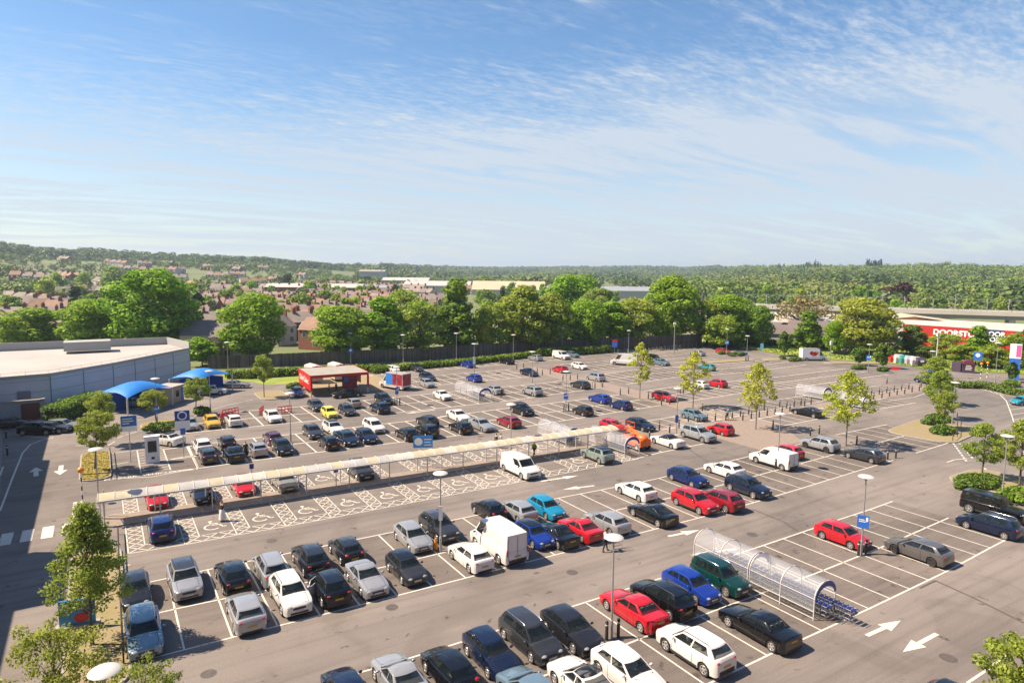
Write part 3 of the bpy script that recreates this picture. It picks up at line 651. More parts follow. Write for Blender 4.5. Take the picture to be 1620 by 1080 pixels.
# px,py = centre of the vehicle in the survey photo; heading n = nose away, s = nose towards the viewer, or degrees
def put(px,py,kind,col,hd,label,cat='car',roof=None,rim=None,dz=.5,name='parked_car',group='vehicles parked in the bays'):
    h=SP[kind][2]*dz; x,y=centre(px,py,h)
    rnd_=random.Random(int(px*7+py*3)); j=rnd_.uniform(-1.2,1.2)
    ang={'n':90+j,'s':-90+j}.get(hd,hd if not isinstance(hd,str) else 0)
    t=make_vehicle(kind,col,label,cat,roof,rim,name,group); place(t,(x,y,.012),R(ang)); return t
# ================= every vehicle of the car park: centre in the photo, body, paint, heading, label
CARS='''
548,1090,hatch,nvy,n,dark blue roofed car cut by the bottom edge, leftmost of the bottom row
632,1068,coupe,slv,n,silver coupe at the bottom edge left of the black three-door hatchback
710,1053,hatch,blk,n,black three-door hatchback seen from behind between silver coupe and dark blue hatchback
776,1028,hatch,nvy,s,dark blue hatchback with round headlamps facing the viewer
838,1001,mpv,gry,s,dark grey tall hatchback facing the viewer beside the charcoal car
904,991,golf,char,s,charcoal hatchback facing the viewer left of the lamp with striped bollards
840,1092,golf,lbl,n,pale blue car cut by the bottom edge under the dark grey tall hatchback
922,1074,coupe,wht,n,white coupe with black glass roof at the bottom edge||glass
994,1057,golf,wht,s,white hatchback facing down right in front of the lamp post at the bottom
1002,958,saloon,red,n,bright red saloon seen from behind just right of the near lamp post
1048,941,suv,blk,n,black crossover between the red saloon and the bright blue hatchback
1093,922,hatch,blu,s,bright blue hatchback facing the viewer beside the green off-roader
1139,908,rav,grn,s,dark green off-roader with spare wheel next to the nearest trolley shelter
1099,1018,suv,wht,n,white crossover seen from behind at the bottom centre right
1200,985,saloon,blk,n,black saloon with bright window line in front of the green off-roader
1333,843,hatch,red,s,red hatchback alone beside the lamp post with a blue parking sign
1453,866,golf,brz,n,grey crossover hatchback with black wheels right of the blue sign||||d
1565,826,mpv,nvy,n,dark blue people carrier with bronze wheels at the right edge
1574,800,boxy,blk,s,black boxy off-road car with white roof line beside the shrub island
1534,1122,hatch,blk,s,black car roof just showing at the bottom right edge
214,931,hatch,char,s,charcoal hatchback under the tree behind the steel blue estate
227,994,estate,lbl,s,steel blue estate with roof bars facing the viewer in the lower left corner
292,912,suv,slv,s,silver off-roader with sunroof facing the viewer, leftmost full car of its row||gry
368,905,golf,blk,n,black hatchback seen from behind right of the silver off-roader
428,893,mpv,slv,n,silver tall hatchback behind the white car with the open door
459,934,suv,wht,s,white off-roader with its side door standing open
388,961,golf,slv,n,silver hatchback seen from behind left of the open white door
520,922,suv,blk,n,black crossover with chrome roof rails between white off-roader and silver coupe
491,879,suv,char,n,black crossover in the back bay above the other black crossover
547,865,hatch,char,n,dark small hatchback above the silver three-door car
580,911,coupe,slv,s,silver three-door hatchback facing the viewer
642,894,hatch,gry,s,grey small hatchback with black roof and a white sticker on its bonnet||blk
653,846,golf,slv,s,silver hatchback facing the viewer left of the orange cone
694,830,suv,gry,s,dark grey crossover partly behind the lamp post by the cone
744,875,golf,wht,n,white hatchback in front of the big white van
773,803,hatch,blk,n,black hatchback half hidden behind the big white van
818,804,golf,slv,n,silver hatchback between black hatchback and turquoise car
864,800,hatch,cbl,s,turquoise hatchback facing the viewer
843,842,hatch,blu,s,blue and black hatchback right beside the big white van||blk
880,842,coupe,blk,n,black coupe between the blue hatchback and the red coupe
918,833,coupe,red,n,red hard-top coupe beside the silver hatchback and the trolley pusher
960,822,golf,slv,n,silver hatchback seen from behind next to the man with a trolley
1032,809,fast,blk,n,black fastback with silver window line in front of the white hatchback
1006,773,golf,wht,n,white hatchback with black rear glass in the middle row
1099,790,suv,red,s,red crossover facing the viewer at the front of its row
1088,752,golf,dbl,s,deep blue hatchback behind the red crossover
1139,787,suv,drd,n,dark red crossover seen from behind beside the navy estate
1183,767,suv,nvy,s,navy crossover facing the viewer right of two red crossovers
1146,740,golf,wht,n,white hatchback with dark glass behind the navy crossover
1243,712,hatch,red,n,red car mostly hidden behind the white panel van with a ladder rack
1297,700,suv,slv,n,silver small crossover with black wheels under the yellow-green tree||||d
1366,717,golf,gry,n,dark grey hatchback beside the bollards under the yellow-green tree
255,830,suv,dbl,n,deep blue crossover parked in the first disabled bay
945,716,suv,pgr,n,pale grey-green small crossover with black roof beside trolley shelter||blk
248,785,hatch,red,s,red hatchback under the canopy in the first upper disabled bay
320,777,golf,nvy,s,navy hatchback behind the canopy posts and a pedestrian
384,766,hatch,red,s,red small car with black front under the canopy, second red one
450,758,suv,bei,s,beige silver crossover parked behind the canopy posts
570,741,suv,gry,s,dark grey crossover alone behind the middle of the canopy
969,672,hatch,red,s,red hatchback behind the trolley shelter next to the orange lift
1013,670,golf,nvy,s,navy hatchback behind the orange lift
1056,695,conv,wht,n,white cabriolet with a black fabric roof||blk
1104,684,bsuv,slv,s,large silver estate-like crossover facing the viewer by the bollards
1140,677,city,red,n,small red five-door car beside the large silver crossover
1098,655,hatch,lbl,s,light blue hatchback facing the viewer under the slim tree
1050,626,golf,red,s,red hatchback in the shade of a slim tree by bollards
949,629,golf,blu,n,bright blue hatchback left of a second blue car
982,639,hatch,dbl,n,deep blue small hatchback right of the bright blue hatchback
922,648,city,char,n,dark small hatchback behind the end of the covered walkway
918,607,golf,gry,n,grey hatchback beside the crossing rails
942,595,mpv,slv,n,silver tall hatchback right of the grey hatchback
917,578,golf,wht,s,white hatchback facing the viewer near the red hatchback at the far side
1046,572,golf,lbl,s,pale blue car showing behind the black people carrier
1103,558,coupe,slv,n,silver car alone at the far end near the cycle rails
1144,555,hatch,red,s,red car behind the shrub at the far end of the car park
1118,580,hatch,tea,n,teal hatchback behind the crown of a slim tree
1134,605,hatch,red,n,red hatchback in the middle of the far empty rows
1104,607,golf,wht,n,white hatchback behind a slim yellow-green tree
826,646,suv,blk,s,black crossover facing the viewer behind the red estate
842,617,suv,slv,n,silver crossover alone right of the far trolley shelter
781,615,saloon,slv,n,grey saloon beside the far trolley shelter with a man standing behind it
837,588,saloon,nvy,s,dark blue saloon facing the viewer between bollards
886,583,hatch,red,n,red hatchback near the white hatchback at the far side
801,570,saloon,blk,n,black saloon parked against the hedge
847,565,golf,slv,n,silver hatchback at the hedge left of the white minibus
905,560,golf,lbl,s,grey-blue car right of the white minibus at the hedge
740,575,golf,blu,n,bright blue hatchback parked against the hedge
750,597,hatch,blu,n,blue small hatchback near the far trolley shelter
659,581,hatch,gry,s,dark grey hatchback at the hedge facing the viewer
676,595,estate,nvy,s,dark blue estate behind the silver hatchback
675,605,hatch,slv,s,silver hatchback right of the painted delivery van
700,624,coupe,wht,s,white coupe left of the far trolley shelter
725,656,saloon,wht,s,white saloon behind the black crossover and silver saloon
762,670,saloon,slv,s,silver saloon facing the viewer with twin grille
729,674,golf,blk,n,black hatchback left of the silver saloon
676,664,golf,char,n,dark hatchback behind a black crossover near the canopy middle
675,679,suv,blk,n,black crossover with silver roof rails, in front of the dark hatchback
644,684,golf,blk,n,black hatchback left of the black crossover with roof rails
805,665,golf,drd,n,dark red hatchback behind the lamp post above the walkway
622,583,hatch,wht,s,white hatchback at the hedge above the painted delivery van
607,630,suv,blk,s,black crossover next to the lamp post with striped base
601,643,suv,nvy,n,dark blue crossover seen from behind below the black one
558,636,hatch,bei,n,beige silver hatchback in front of the red canopy
500,640,golf,gry,s,dark grey hatchback left of the yellow small car
521,651,city,yel,s,bright lemon yellow small car facing the viewer
549,647,hatch,gry,s,dark grey hatchback right of the yellow small car
431,657,golf,wht,s,white hatchback between two red barriers
369,663,golf,wht,n,white hatchback in front of a red barrier beside the golden car
335,665,golf,gld,s,golden yellow hatchback facing the viewer
301,669,hatch,slv,s,silver hatchback facing the viewer left of the golden car
320,703,suv,wht,n,white crossover behind a grey hatchback near the charging totem
329,718,hatch,gry,n,grey hatchback, leftmost of the row behind the canopy
359,698,hatch,char,n,dark hatchback behind the black saloon and right of the white crossover
369,715,saloon,blk,n,black saloon seen from behind beside a woman in black
407,708,hatch,slv,n,pale silver hatchback right of the woman in black
431,691,hatch,pur,n,dark purple hatchback behind a black hatchback
447,705,golf,blk,s,black hatchback facing the viewer in front of the dark purple one
495,681,golf,gry,s,dark grey hatchback facing the viewer with bright headlamps
527,675,suv,wht,s,white crossover with a black roof||blk
520,698,hatch,blk,n,black hatchback seen from behind between grey and navy hatchbacks
550,692,golf,nvy,s,navy hatchback facing the viewer in the middle of three dark cars
580,688,golf,nvy,s,navy hatchback facing the viewer, right end of three dark cars
591,672,mpv,wht,s,white people carrier facing the viewer behind the navy hatchback
471,619,hatch,dbl,s,steel blue small car left of the red canopy
1278,650,fast,blk,n,black fastback alone by the right hand bollards
'''
for ln in CARS.strip().split('\n'):
    main,*ex=ln.split('||'); a=main.split(',',5); roof=(ex[0] or None) if ex else None; rim='d' if len(ex)>1 and ex[-1]=='d' else None
    put(float(a[0]),float(a[1]),a[2],a[3],a[4],a[5].strip(),'car',roof,rim)
put(549,621,'saloon','blk',182,'black saloon in the shade under the red collection canopy')
put(262,693,'saloon','wht',128,'white saloon with black glass roof turning beside the charging totem',roof='glass')
put(337,616,'suv','wht',-20,'white car with raised tailgate under the edge of the far blue canopy')
put(372,607,'saloon','slv',-25,'silver saloon parked behind the far blue canopy')
put(61,676,'suv','blk',-25,'black off-roader in the shade of the store by its red gate')
put(82,675,'golf','gry',-25,'grey hatchback right beside the black off-roader at the store')
put(99,671,'golf','bei',-25,'beige silver car partly behind the leaning tree at the store')
put(218,636,'hatch','lbl',-28,'pale car parked under the near blue canopy')
put(16,667,'golf','gry',0,'grey car in deep shade against the store wall at the left edge')
put(1464,600,'hatch','dbl',75,'blue hatchback driving on the far road behind the tall tree')
put(1616,633,'city','tea',165,'teal small car in the bays across the service road at the right edge')
put(788,849,'lvan','wht','n','large white high-roof van with closed rear doors','van',name='panel_van')
put(823,735,'van','wht','s','white van with dark grille parked in a disabled bay','van',name='panel_van')
put(1224,722,'van','wht','n','white panel van with dark rear corners in front of the red car','van',name='panel_van')
put(988,568,'xvan','wht',128,'long white high-roof van at the far side behind the slim tree','van',name='panel_van')
put(888,561,'van','wht','s','white minibus with side windows at the end of the hedge','van',name='panel_van')
put(1033,567,'van','blk','s','black people carrier beside the long white van','van',name='panel_van')
# open door of the white off-roader
d=[o for o in C.objects if o.get('label','').startswith('white off-roader with its side door')][0]
dm=MB(); dm.add([(0,0,.32),(-.75,.62,.32),(-.80,.66,.75),(-.78,.64,1.02),(.02,0,1.02),(.02,.05,.75)],[(0,1,2,3,4,5)]); dm.add([(.02,-.06,.32),(-.73,.56,.32),(-.78,.60,.75),(-.76,.58,1.02),(.04,-.06,1.02),(.04,0,.75)],[(5,4,3,2,1,0)])
for a,b in ((0,1),(1,2),(2,3),(3,4)): dm.f.append((a,a+6,b+6,b))
o=dm.build('open_door',paint_of('wht'),d); o.location=(.75,.93,0); o.rotation_euler=(0,0,R(-8)); 
fm=MB().tube([(.0,0,1.02),(-.25,.19,1.42),(-.66,.55,1.42),(-.77,.62,1.02)],.025,6); o2=fm.build('door_frame',paint_of('wht'),o)
gm=MB().quad((-.03,0,1.03),(-.26,.19,1.40),(-.65,.54,1.40),(-.75,.61,1.03)); gm.build('door_glass',mat('door_glass',(.02,.03,.03),.05,alpha=.55),o)
# box body delivery vans
def delivery(px,py,ang,label,side):
    x,y=G(px,py,1.4); t=make_vehicle('xvan','wht',label,'van',name='delivery_van'); place(t,(x,y,.012),R(ang))
    for ch in list(t.children):
        if ch.name.split('.')[0] in('roof','rear_door_seam','rear_door_seams'): bpy.data.objects.remove(ch)
    MB().box(-3.05,1.05,-1.06,1.06,.75,2.95).build('cargo_box',paint_of('wht'),t)
    for s in (1,-1):
        y0=s*1.064; MB().quad((-3.0,y0,.85),(1.0,y0,.85),(1.0,y0,2.85),(-3.0,y0,2.85)).build('side_panel',side[0],t)
    b=MB().quad((-3.056,-1.0,.85),(-3.056,1.0,.85),(-3.056,1.0,2.85),(-3.056,-1.0,2.85)); b.build('rear_panel',side[1],t)
    return t
M_fruit=mat('fruit_panel_red',(.50,.03,.04),.5,col2=(.06,.01,.03),nscale=1.6,det=5); M_bluep=mat('panel_blue',(.02,.20,.62),.5)
t=delivery(624,602,112,'white cabbed delivery van with blue and fruit-red box sides',(M_fruit,M_fruit)); MB().box(-.6,1.0,1.066,1.075,.9,2.8).build('blue_panel',M_bluep,t)
M_white=mat('white_panel',(.78,.78,.75),.5); t=delivery(1287,561,-33,'white delivery van with red berry picture on the road by the grass bank',(M_white,M_white))
for q in ((-.9,1.9,.5),(-.1,1.75,.55),(.4,1.95,.35),(-.5,1.35,.3)):
    for s in (1,-1): MB().ell((q[0],s*1.07,q[1]),(q[2],.015,q[2]*.95),14,8).build('berry_picture',M_tail if q[2]>.4 else mat('berry_orange',(.6,.15,.05),.5),t)
# ================= street furniture
M_pole=mat('galvanised_pole',(.36,.36,.36),.45,metal=.5); M_lamp=mat('lamp_head_white',(.48,.48,.47),.4); M_white=mat('white_panel',(.78,.78,.75),.5)
M_bol=mat('bollard_black',(.022,.021,.02),.6); M_band=mat('reflective_band',(.6,.6,.58),.4); M_sblue=mat('sign_blue',(.025,.13,.50),.45); M_dblue=mat('sign_dark_blue',(.012,.05,.25),.45); M_steel=mat('white_steel',(.48,.47,.46),.45)
M_wood=mat('dark_timber',(.055,.042,.035),.85,noise=.35,nscale=1.3); M_redp=mat('sign_red',(.45,.010,.015),.45)
def lamp_parts():
    return [('pole',MB().tube([(0,0,0),(0,0,1.1),(0,0,1.12),(0,0,5.85)],[.10,.10,.06,.045],10).mesh('lamp_pole',40),M_pole),
            ('lamp_head',MB().lathe([(0,5.82),(.08,5.84),(.10,5.92),(.50,5.98),(.56,6.02),(.50,6.08),(.2,6.14),(0,6.15)],20).mesh('lamp_head',40),M_lamp),
            ('bracket',MB().tube([(.32,0,6.0),(0,0,5.6),(-.32,0,6.0)],.018,6).mesh('lamp_bracket'),M_pole)]
LP=lamp_parts()
def lamp(px,py,label,s=1.,pos=None):
    g=pos or G(px,py); t=thing('street_lamp',label,'lamp post',(g[0],g[1],0),0,'flat disc lamp posts of the car park')
    for n,me,m in LP: obj(n,me,m,t)
    t.scale=(1,1,s); return t
def sign_on(px,py,z,w,h,label,m=None,cat='sign',pos=None,post=False,face=None,glyph='P',name='parking_sign'):
    g=pos or G(px,py); ang=math.atan2(-g[1],-g[0]) if face is None else face
    t=thing(name,label,cat,(g[0],g[1],0),ang)
    if post: MB().tube([(0,0,0),(0,0,z+h/2)],.04,8).build('post',M_pole,t)
    MB().box(.07,.10,-w/2,w/2,z-h/2,z+h/2).build('board',m or M_sblue,t)
    if glyph=='P':
        q=MB(); q.tube([(.104,0,z+h*.12),(.108,0,z+h*.12)],min(w,h)*.27,16); q.build('white_disc',M_white,t)
    if glyph=='L':
        q=MB(); q.box(.10,.104,-w*.36,w*.1,z+h*.12,z+h*.18); q.box(.10,.104,-w*.36,w*.22,z-h*.02,z+h*.04); q.box(.10,.104,w*.22,w*.4,z+h*.05,z+h*.38); q.build('white_marks',M_white,t)
    return t
lamps=[((158,822),'lamp post standing at the left end of the glass canopy',1),((697,872),'lamp post by the orange cone in the second row',1),((967,1009),'nearest tall lamp post, left of the red saloon',1),((1362,877),'lamp post carrying a blue sign by the lone red hatchback',1),((1230,741),'lamp post in front of the white panel van with dark corners',1),((808,722),'lamp post between dark red hatchback and the canopy',1),((460,699),'lamp post beside the dark purple hatchback',1),((333,651),'lamp post behind the golden yellow car',1),((249,673),'lamp post on the shrub island left of the silver hatchback',1.05),((628,641),'lamp post next to the black crossover and delivery van',1),((895,650),'lamp post with a blue sign left of the bright blue hatchback',1),((842,607),'lamp post above the lone silver crossover',1),((750,590),'lamp post with a white notice by the blue hatchbacks',1),((722,576),'lamp post in front of the hedge left of the blue hatchback',1.15),((555,576),'lamp post with a blue sign behind the red canopy',1.15),((638,577),'lamp post at the fence right of the red canopy',1.1),((1070,686),'lamp post with dark blue box beside the silver crossover',1),((1181,571),'lamp post with bollards among the far empty bays',1),((1149,562),'lamp post with a blue sign beside the far red car',1.1),((1373,589),'lamp post with blue sign on the far shrub island',1),((1472,607),'lamp post with blue sign behind the tall right trees',1.05),((1506,672),'lamp post on the sandy island at the right',1),((1585,788),'lamp post between the two right hand trees',1),((812,573),'lamp post at the fence above the black saloon',1.05),((889,560),'lamp post at the fence behind the white minibus',1.1),((994,560),'lamp post behind the long white van',1),((1574,605),'lamp post near the striped crossing beacons',1.3),((361,588),'lamp post at the fence left of the red canopy',1)]
for p,l,s in lamps: lamp(*p,l,s)
g=G(165,1062,6.0); lamp(0,0,'lamp post in the bottom left corner, only its white disc showing',1,pos=g)
g=G(1066,562); t=thing('camera_mast','tall mast with cameras behind the slim tree at the far end','mast',(g[0],g[1],0)); MB().tube([(0,0,0),(0,0,8.5)],[.12,.07],10).build('pole',M_pole,t); MB().box(-.4,.4,-.08,.08,8.2,8.35).box(-.45,-.25,-.1,.1,7.9,8.2).box(.2,.42,-.1,.1,7.9,8.2).build('cameras',M_white,t)
g=G(1479,598); t=thing('camera_mast','tall white camera mast beside the recycling banks','mast',(g[0],g[1],0)); MB().tube([(0,0,0),(0,0,9.5)],[.14,.09],10).build('pole',M_steel,t); MB().box(-.5,.5,-.08,.08,9.1,9.25).box(-.5,-.2,-.12,.12,8.6,9.1).box(.15,.45,-.12,.12,8.2,8.6).build('cameras',M_white,t)
g=G(1313,575); t=thing('camera_mast','short mast with a square floodlight on the grass bank','mast',(g[0],g[1],0)); MB().tube([(0,0,0),(0,0,4.6)],.07,8).build('pole',M_pole,t); MB().box(-.35,.35,-.12,.12,4.4,5.3).build('floodlight',M_white,t)
off=.14
def lampsign(p,z,w,h,label,glyph='L',m=None): return sign_on(*p,z,w*.84,h*.84,label,m,glyph=glyph)
lampsign((1362,877),2.6,.95,1.15,'blue notice on the lamp post beside the lone red hatchback'); lampsign((895,650),2.3,.8,1.1,'blue notice on the lamp post left of the bright blue hatchback'); lampsign((1070,686),2.0,.5,1.2,'dark blue box notice on the lamp post by the silver crossover','',M_dblue)
lampsign((628,641),2.3,.6,1.3,'small blue and white notice on the lamp post by the black crossover'); lampsign((249,673),2.2,.9,1.1,'blue notice on the lamp post of the shrub island at left'); lampsign((750,590),2.6,.6,1.7,'tall white notice on the lamp post by the blue hatchbacks','',M_white)
lampsign((555,576),3.0,1.1,1.2,'blue notice on the lamp post behind the red canopy','P'); lampsign((1149,562),3.2,1.0,1.1,'blue notice on the lamp post beside the far red car'); lampsign((1373,589),3.2,1.1,1.2,'blue notice on the lamp post of the far shrub island'); lampsign((1472,607),3.0,1.3,1.4,'blue notice on the lamp post behind the tall right trees'); lampsign((697,872),3.0,.35,1.3,'narrow white notice on the lamp post by the orange cone','',M_white)
lampsign((1181,571),1.8,.4,.8,'small dark blue notice on the lamp post among the empty bays','',M_dblue)
# free standing signs
sign_on(207,731,4.3,1.55,1.75,'blue and white charging sign on a post by the grass island',M_white,post=True,glyph='',name='charging_sign')
g=G(207,731); a=math.atan2(-g[1],-g[0]); t=[o for o in C.objects if o.get('label','').startswith('blue and white charging')][0]; MB().box(.101,.106,-.72,.72,4.0,5.1).build('blue_field',mat('sign_mid_blue',(.015,.14,.42),.45),t); MB().box(.107,.11,-.6,.35,4.75,4.84).box(.107,.11,-.6,.45,4.5,4.59).box(.107,.11,-.6,.05,4.25,4.34).build('white_marks',M_white,t)
t=sign_on(291,723,4.2,1.5,2.2,'tall white sign with a blue field and ring right of the white saloon',M_white,post=True,glyph='',name='charging_sign'); MB().box(.101,.106,-.74,.74,4.15,5.29).build('blue_field',M_dblue,t); MB().lathe([(.0,0)]*1,1) if 0 else None
rg=MB(); rg.tube([(.108+0*k,.42*math.cos(2*PI*k/20),4.72+.42*math.sin(2*PI*k/20)) for k in range(21)],.07,6,False); rg.build('white_ring',M_white,t); MB().box(.12,.16,-.25,.25,2.6,3.3).build('small_notice',M_sblue,t)
# blue sign in front of the canopy
g=G(669,741); t=thing('directions_sign','wide blue sign with a white disc on two posts before the canopy','sign',(g[0],g[1],0),math.atan2(-g[1],-g[0])); 
MB().tube([(0,-.25,0),(0,-.25,3.0)],.045,8).tube([(0,.95,0),(0,.95,3.0)],.045,8).build('posts',M_steel,t); MB().box(.05,.09,-1.0,1.05,2.3,3.6).build('board',mat('sign_bright_blue',(.02,.22,.55),.4),t); MB().tube([(.09,-.45,2.95),(.10,-.45,2.95)],.42,18).build('white_disc',M_white,t); MB().box(.091,.096,.15,.9,3.15,3.23).box(.091,.096,.15,.8,2.85,2.93).box(.091,.096,.15,.9,2.55,2.63).build('white_marks',M_white,t)
for p,l in (((345+54,757),'small dark blue disabled bay sign behind the canopy, leftmost of three'),((532,773),'small dark blue disabled bay sign on a post at the canopy front'),((699,742),'small dark blue disabled bay sign right of the wide blue sign')): sign_on(p[0],p[1]+(10 if p[0]<420 else 0),1.9,.4,.5,l,M_dblue,post=True,glyph='',name='bay_sign')
t=sign_on(972,561,2.9,1.3,1.9,'red and blue sign on a post right of the end of the hedge',M_sblue,post=True,glyph='',name='directions_sign'); MB().box(.101,.106,-.65,.65,3.2,3.85).build('red_field',M_redp,t)
sign_on(1415,605,2.8,1.5,.55,'low red banner sign on a thin post beyond the bollard strip',M_redp,post=True,glyph='',name='banner_sign')
sign_on(1545,586,3.2,1.6,1.9,'blue sign with a white disc right of the recycling banks',M_sblue,post=True,glyph='P',name='directions_sign')
sign_on(1205,556,1.4,.8,1.6,'small blue information board on the edge of the grass bank',mat('sign_light_blue',(.10,.30,.45),.45),post=True,glyph='',name='information_sign')
g=G(1603,600); t=thing('totem_sign','tall totem sign, white and pink above blue, at the right edge','sign',(g[0],g[1],0),math.atan2(-g[1],-g[0])); MB().box(-.2,.2,-.9,.9,0,4.3).build('blue_base',M_sblue,t); MB().box(-.22,.22,-.95,.95,4.3,7.2).build('white_top',M_white,t); MB().box(.225,.23,.1,.9,4.6,7.0).build('pink_field',mat('pink',(.6,.1,.3),.5),t)
# big advertising board at the island lower left, charging totem, digital screen
g=G(124,996); t=thing('advertising_board','blue advertising board with red shape low on the sandy island','sign',(g[0],g[1],.12),-1.75); MB().box(-.06,.06,-.9,.9,.25,1.75).build('board',mat('board_blue',(.02,.18,.42),.45,col2=(.03,.28,.50),nscale=1.5),t); MB().ell((.07,.2,.65),(.02,.38,.28),14,8).build('red_shape',M_redp,t); MB().box(.061,.065,-.7,.5,1.4,1.55).box(.061,.065,-.5,.3,1.15,1.25).build('white_marks',M_white,t); MB().box(-.3,.3,-1.1,1.1,0,.25).build('plinth',M_kerb,t)
g=G(242,731); t=thing('charging_totem','white charging totem with a black screen in the hatched bay','charging point',(g[0],g[1],0),math.atan2(-g[1],-g[0])); MB().box(-.35,.35,-.68,.68,0,2.75).build('body',M_white,t,None); MB().box(.352,.36,-.42,.42,1.2,2.45).build('screen',M_glass,t); MB().box(-.40,.40,-.75,.75,2.75,2.95).build('cap',M_white,t); MB().box(.352,.37,-.12,.18,.45,.7).build('socket',M_trim,t)
# bollards
BR=[('pole',MB().tube([(0,0,0),(0,0,1.08),(0,0,1.15)],[.095,.095,.05],10).mesh('bollard_body',40),M_bol),('band',MB().tube([(0,0,.88),(0,0,.95)],.099,10).mesh('bollard_band',40),M_band)]
def bollard(x,y,label,z=.008):
    t=thing('bollard',label,'bollard',(x,y,z),0,'black bollards edging the footpaths')
    for n,me,m in BR: obj('post' if n=='pole' else n,me,m,t)
Z=lambda L,ox,oy,s:[(ox+a/s,oy+b/s) for a,b in L]
b1=[(1403,607),(1378.5,625),(1390.8,623.7),(1402.7,621.5),(1414.4,619.7),(1426,617.5),(1437.5,615.5),(1457,612.6)]; b2=[(1382,632),(1395,629.6),(1407,627),(1419,624.7),(1431,623),(1442.7,620.4),(1454,618.5)]
b3=Z([(600,325),(232,490),(320,510),(400,470),(148,565),(480,415),(560,420),(640,420),(710,410)],1000,590,5.4); b4=Z([(800,405),(855,385),(945,405),(925,370),(995,355),(1017,390),(1085,378),(1153,365),(1220,352),(1280,345),(1347,328),(1130,315),(1260,290),(1320,300),(1383,290),(1442,275),(1473,280),(1528,268)],1000,590,5.4)
b5=Z([(138,220),(250,275),(322,265),(410,175),(437,178)],1000,590,5.4); b6=Z([(62,430),(183,492),(252,487),(322,480),(487,568),(560,555),(727,628),(806,615)],860,520,6); b7=Z([(1305,262),(1370,250),(1500,300),(1548,322)],600,540,6); b8=Z([(1203,475),(1522,535),(1597,520)],1000,590,5.4)+[(1404,727),(1417,724.5),(1355,704)]
for L,l in ((b1,'black bollard in the upper row of the right hand paved strip'),(b2,'black bollard in the lower row of the right hand paved strip'),(b3,'black bollard near the silver crossover and the cabriolet'),(b4,'black bollard of the paved strip between two slim trees'),(b5,'black bollard around the red hatchback under the slim tree'),(b6,'black bollard along the path left of the tallest slim tree'),(b7,'black bollard round the dark blue saloon near the hedge'),(b8,'black bollard beside the yellow-green tree or its shadow')):
    for p in L: bollard(*G(*p),l)
for i,(p,l) in enumerate((((967,1009),'striped bollard at the foot of the nearest lamp post'),((1362,877),'striped bollard at the foot of the lamp by the lone red hatchback'),((1230,741),'black bollard at the foot of the lamp before the panel van'),((628,641),'black bollard at the foot of the lamp by the delivery van'),((895,650),'black bollard at the foot of the lamp near the bright blue hatchback'),((1181,571),'black bollard at the foot of the lamp in the empty far bays'))):
    g=G(*p)
    for dx,dy in ((-.35,.0),(.42,-.12)): bollard(g[0]+dx,g[1]+dy,l)
for p,l in (((10,693),'black bollard deep in the shade by the store, upper one'),((12,720),'black bollard deep in the shade by the store, lower one')): bollard(*G(*p),l)
g=G(689,868); t=thing('traffic_cone','orange cone standing beside the lamp post in the second row','cone',(g[0],g[1],0)); M_or=mat('cone_orange',(.75,.25,.01),.5); MB().cyl(0,0,.03,.85,.2,14,.05).build('cone',M_or,t,40); MB().box(-.24,.24,-.24,.24,0,.03).build('base',M_trim,t)
# belisha beacons
def beacon(px,py,label):
    g=G(px,py); t=thing('crossing_beacon',label,'beacon',(g[0],g[1],0)); 
    for k in range(7): MB().cyl(0,0,k*.4,k*.4+.4,.055,10).build('striped_post',M_bol if k%2 else M_white,t)
    MB().ell((0,0,3.05),(.28,.28,.27),16,10).build('globe',mat('amber_globe',(.75,.22,.01),.3,coat=.5),t,60)
beacon(131,796,'amber globe crossing beacon at the left end of the canopy'); beacon(1551,599,'striped crossing beacon near the totem sign, left one'); beacon(1561,597,'striped crossing beacon near the totem sign, right one')
# trolley shelters
M_clear=mat('clear_panel',(.62,.66,.72),.06,alpha=.20,spec=1); M_trolley=mat('trolley_wire',(.12,.125,.14),.5,metal=.3); M_tb=mat('trolley_blue',(.015,.04,.24),.4)
trm=MB()
for z,x0,x1,w in ((.42,-.40,.38,.22),(1.0,-.48,.48,.27),(.72,-.44,.44,.25)): trm.tube([(x0,-w,z),(x1,-w,z),(x1,w,z),(x0,w,z),(x0,-w,z)],.018,4,False)
for k in range(6):
    f=k/5
    for s in (1,-1): trm.tube([(-.40+.78*f,s*.22,.42),(-.48+.96*f,s*.27,1.0)],.008,4,False)
for s in (1,-1): trm.tube([(-.42,s*.24,.42),(-.45,s*.25,.15)],.012,4); trm.tube([(.36,s*.22,.42),(.45,s*.22,.14),(-.45,s*.25,.15)],.012,4)
TRm=[('basket',trm.mesh('trolley_basket'),M_trolley),('handle',MB().tube([(-.60,-.27,1.04),(-.60,.27,1.04)],.025,6).box(-.5,-.35,-.25,.25,.86,.98).mesh('trolley_handle'),M_tb)]
wm=MB(); 
for x in (.42,-.42):
    for s in (.22,-.22): wm.lathe([(0,s-.02),(.06,s-.02),(.06,s+.02),(0,s+.02)],8,'y',(x,0,.06))

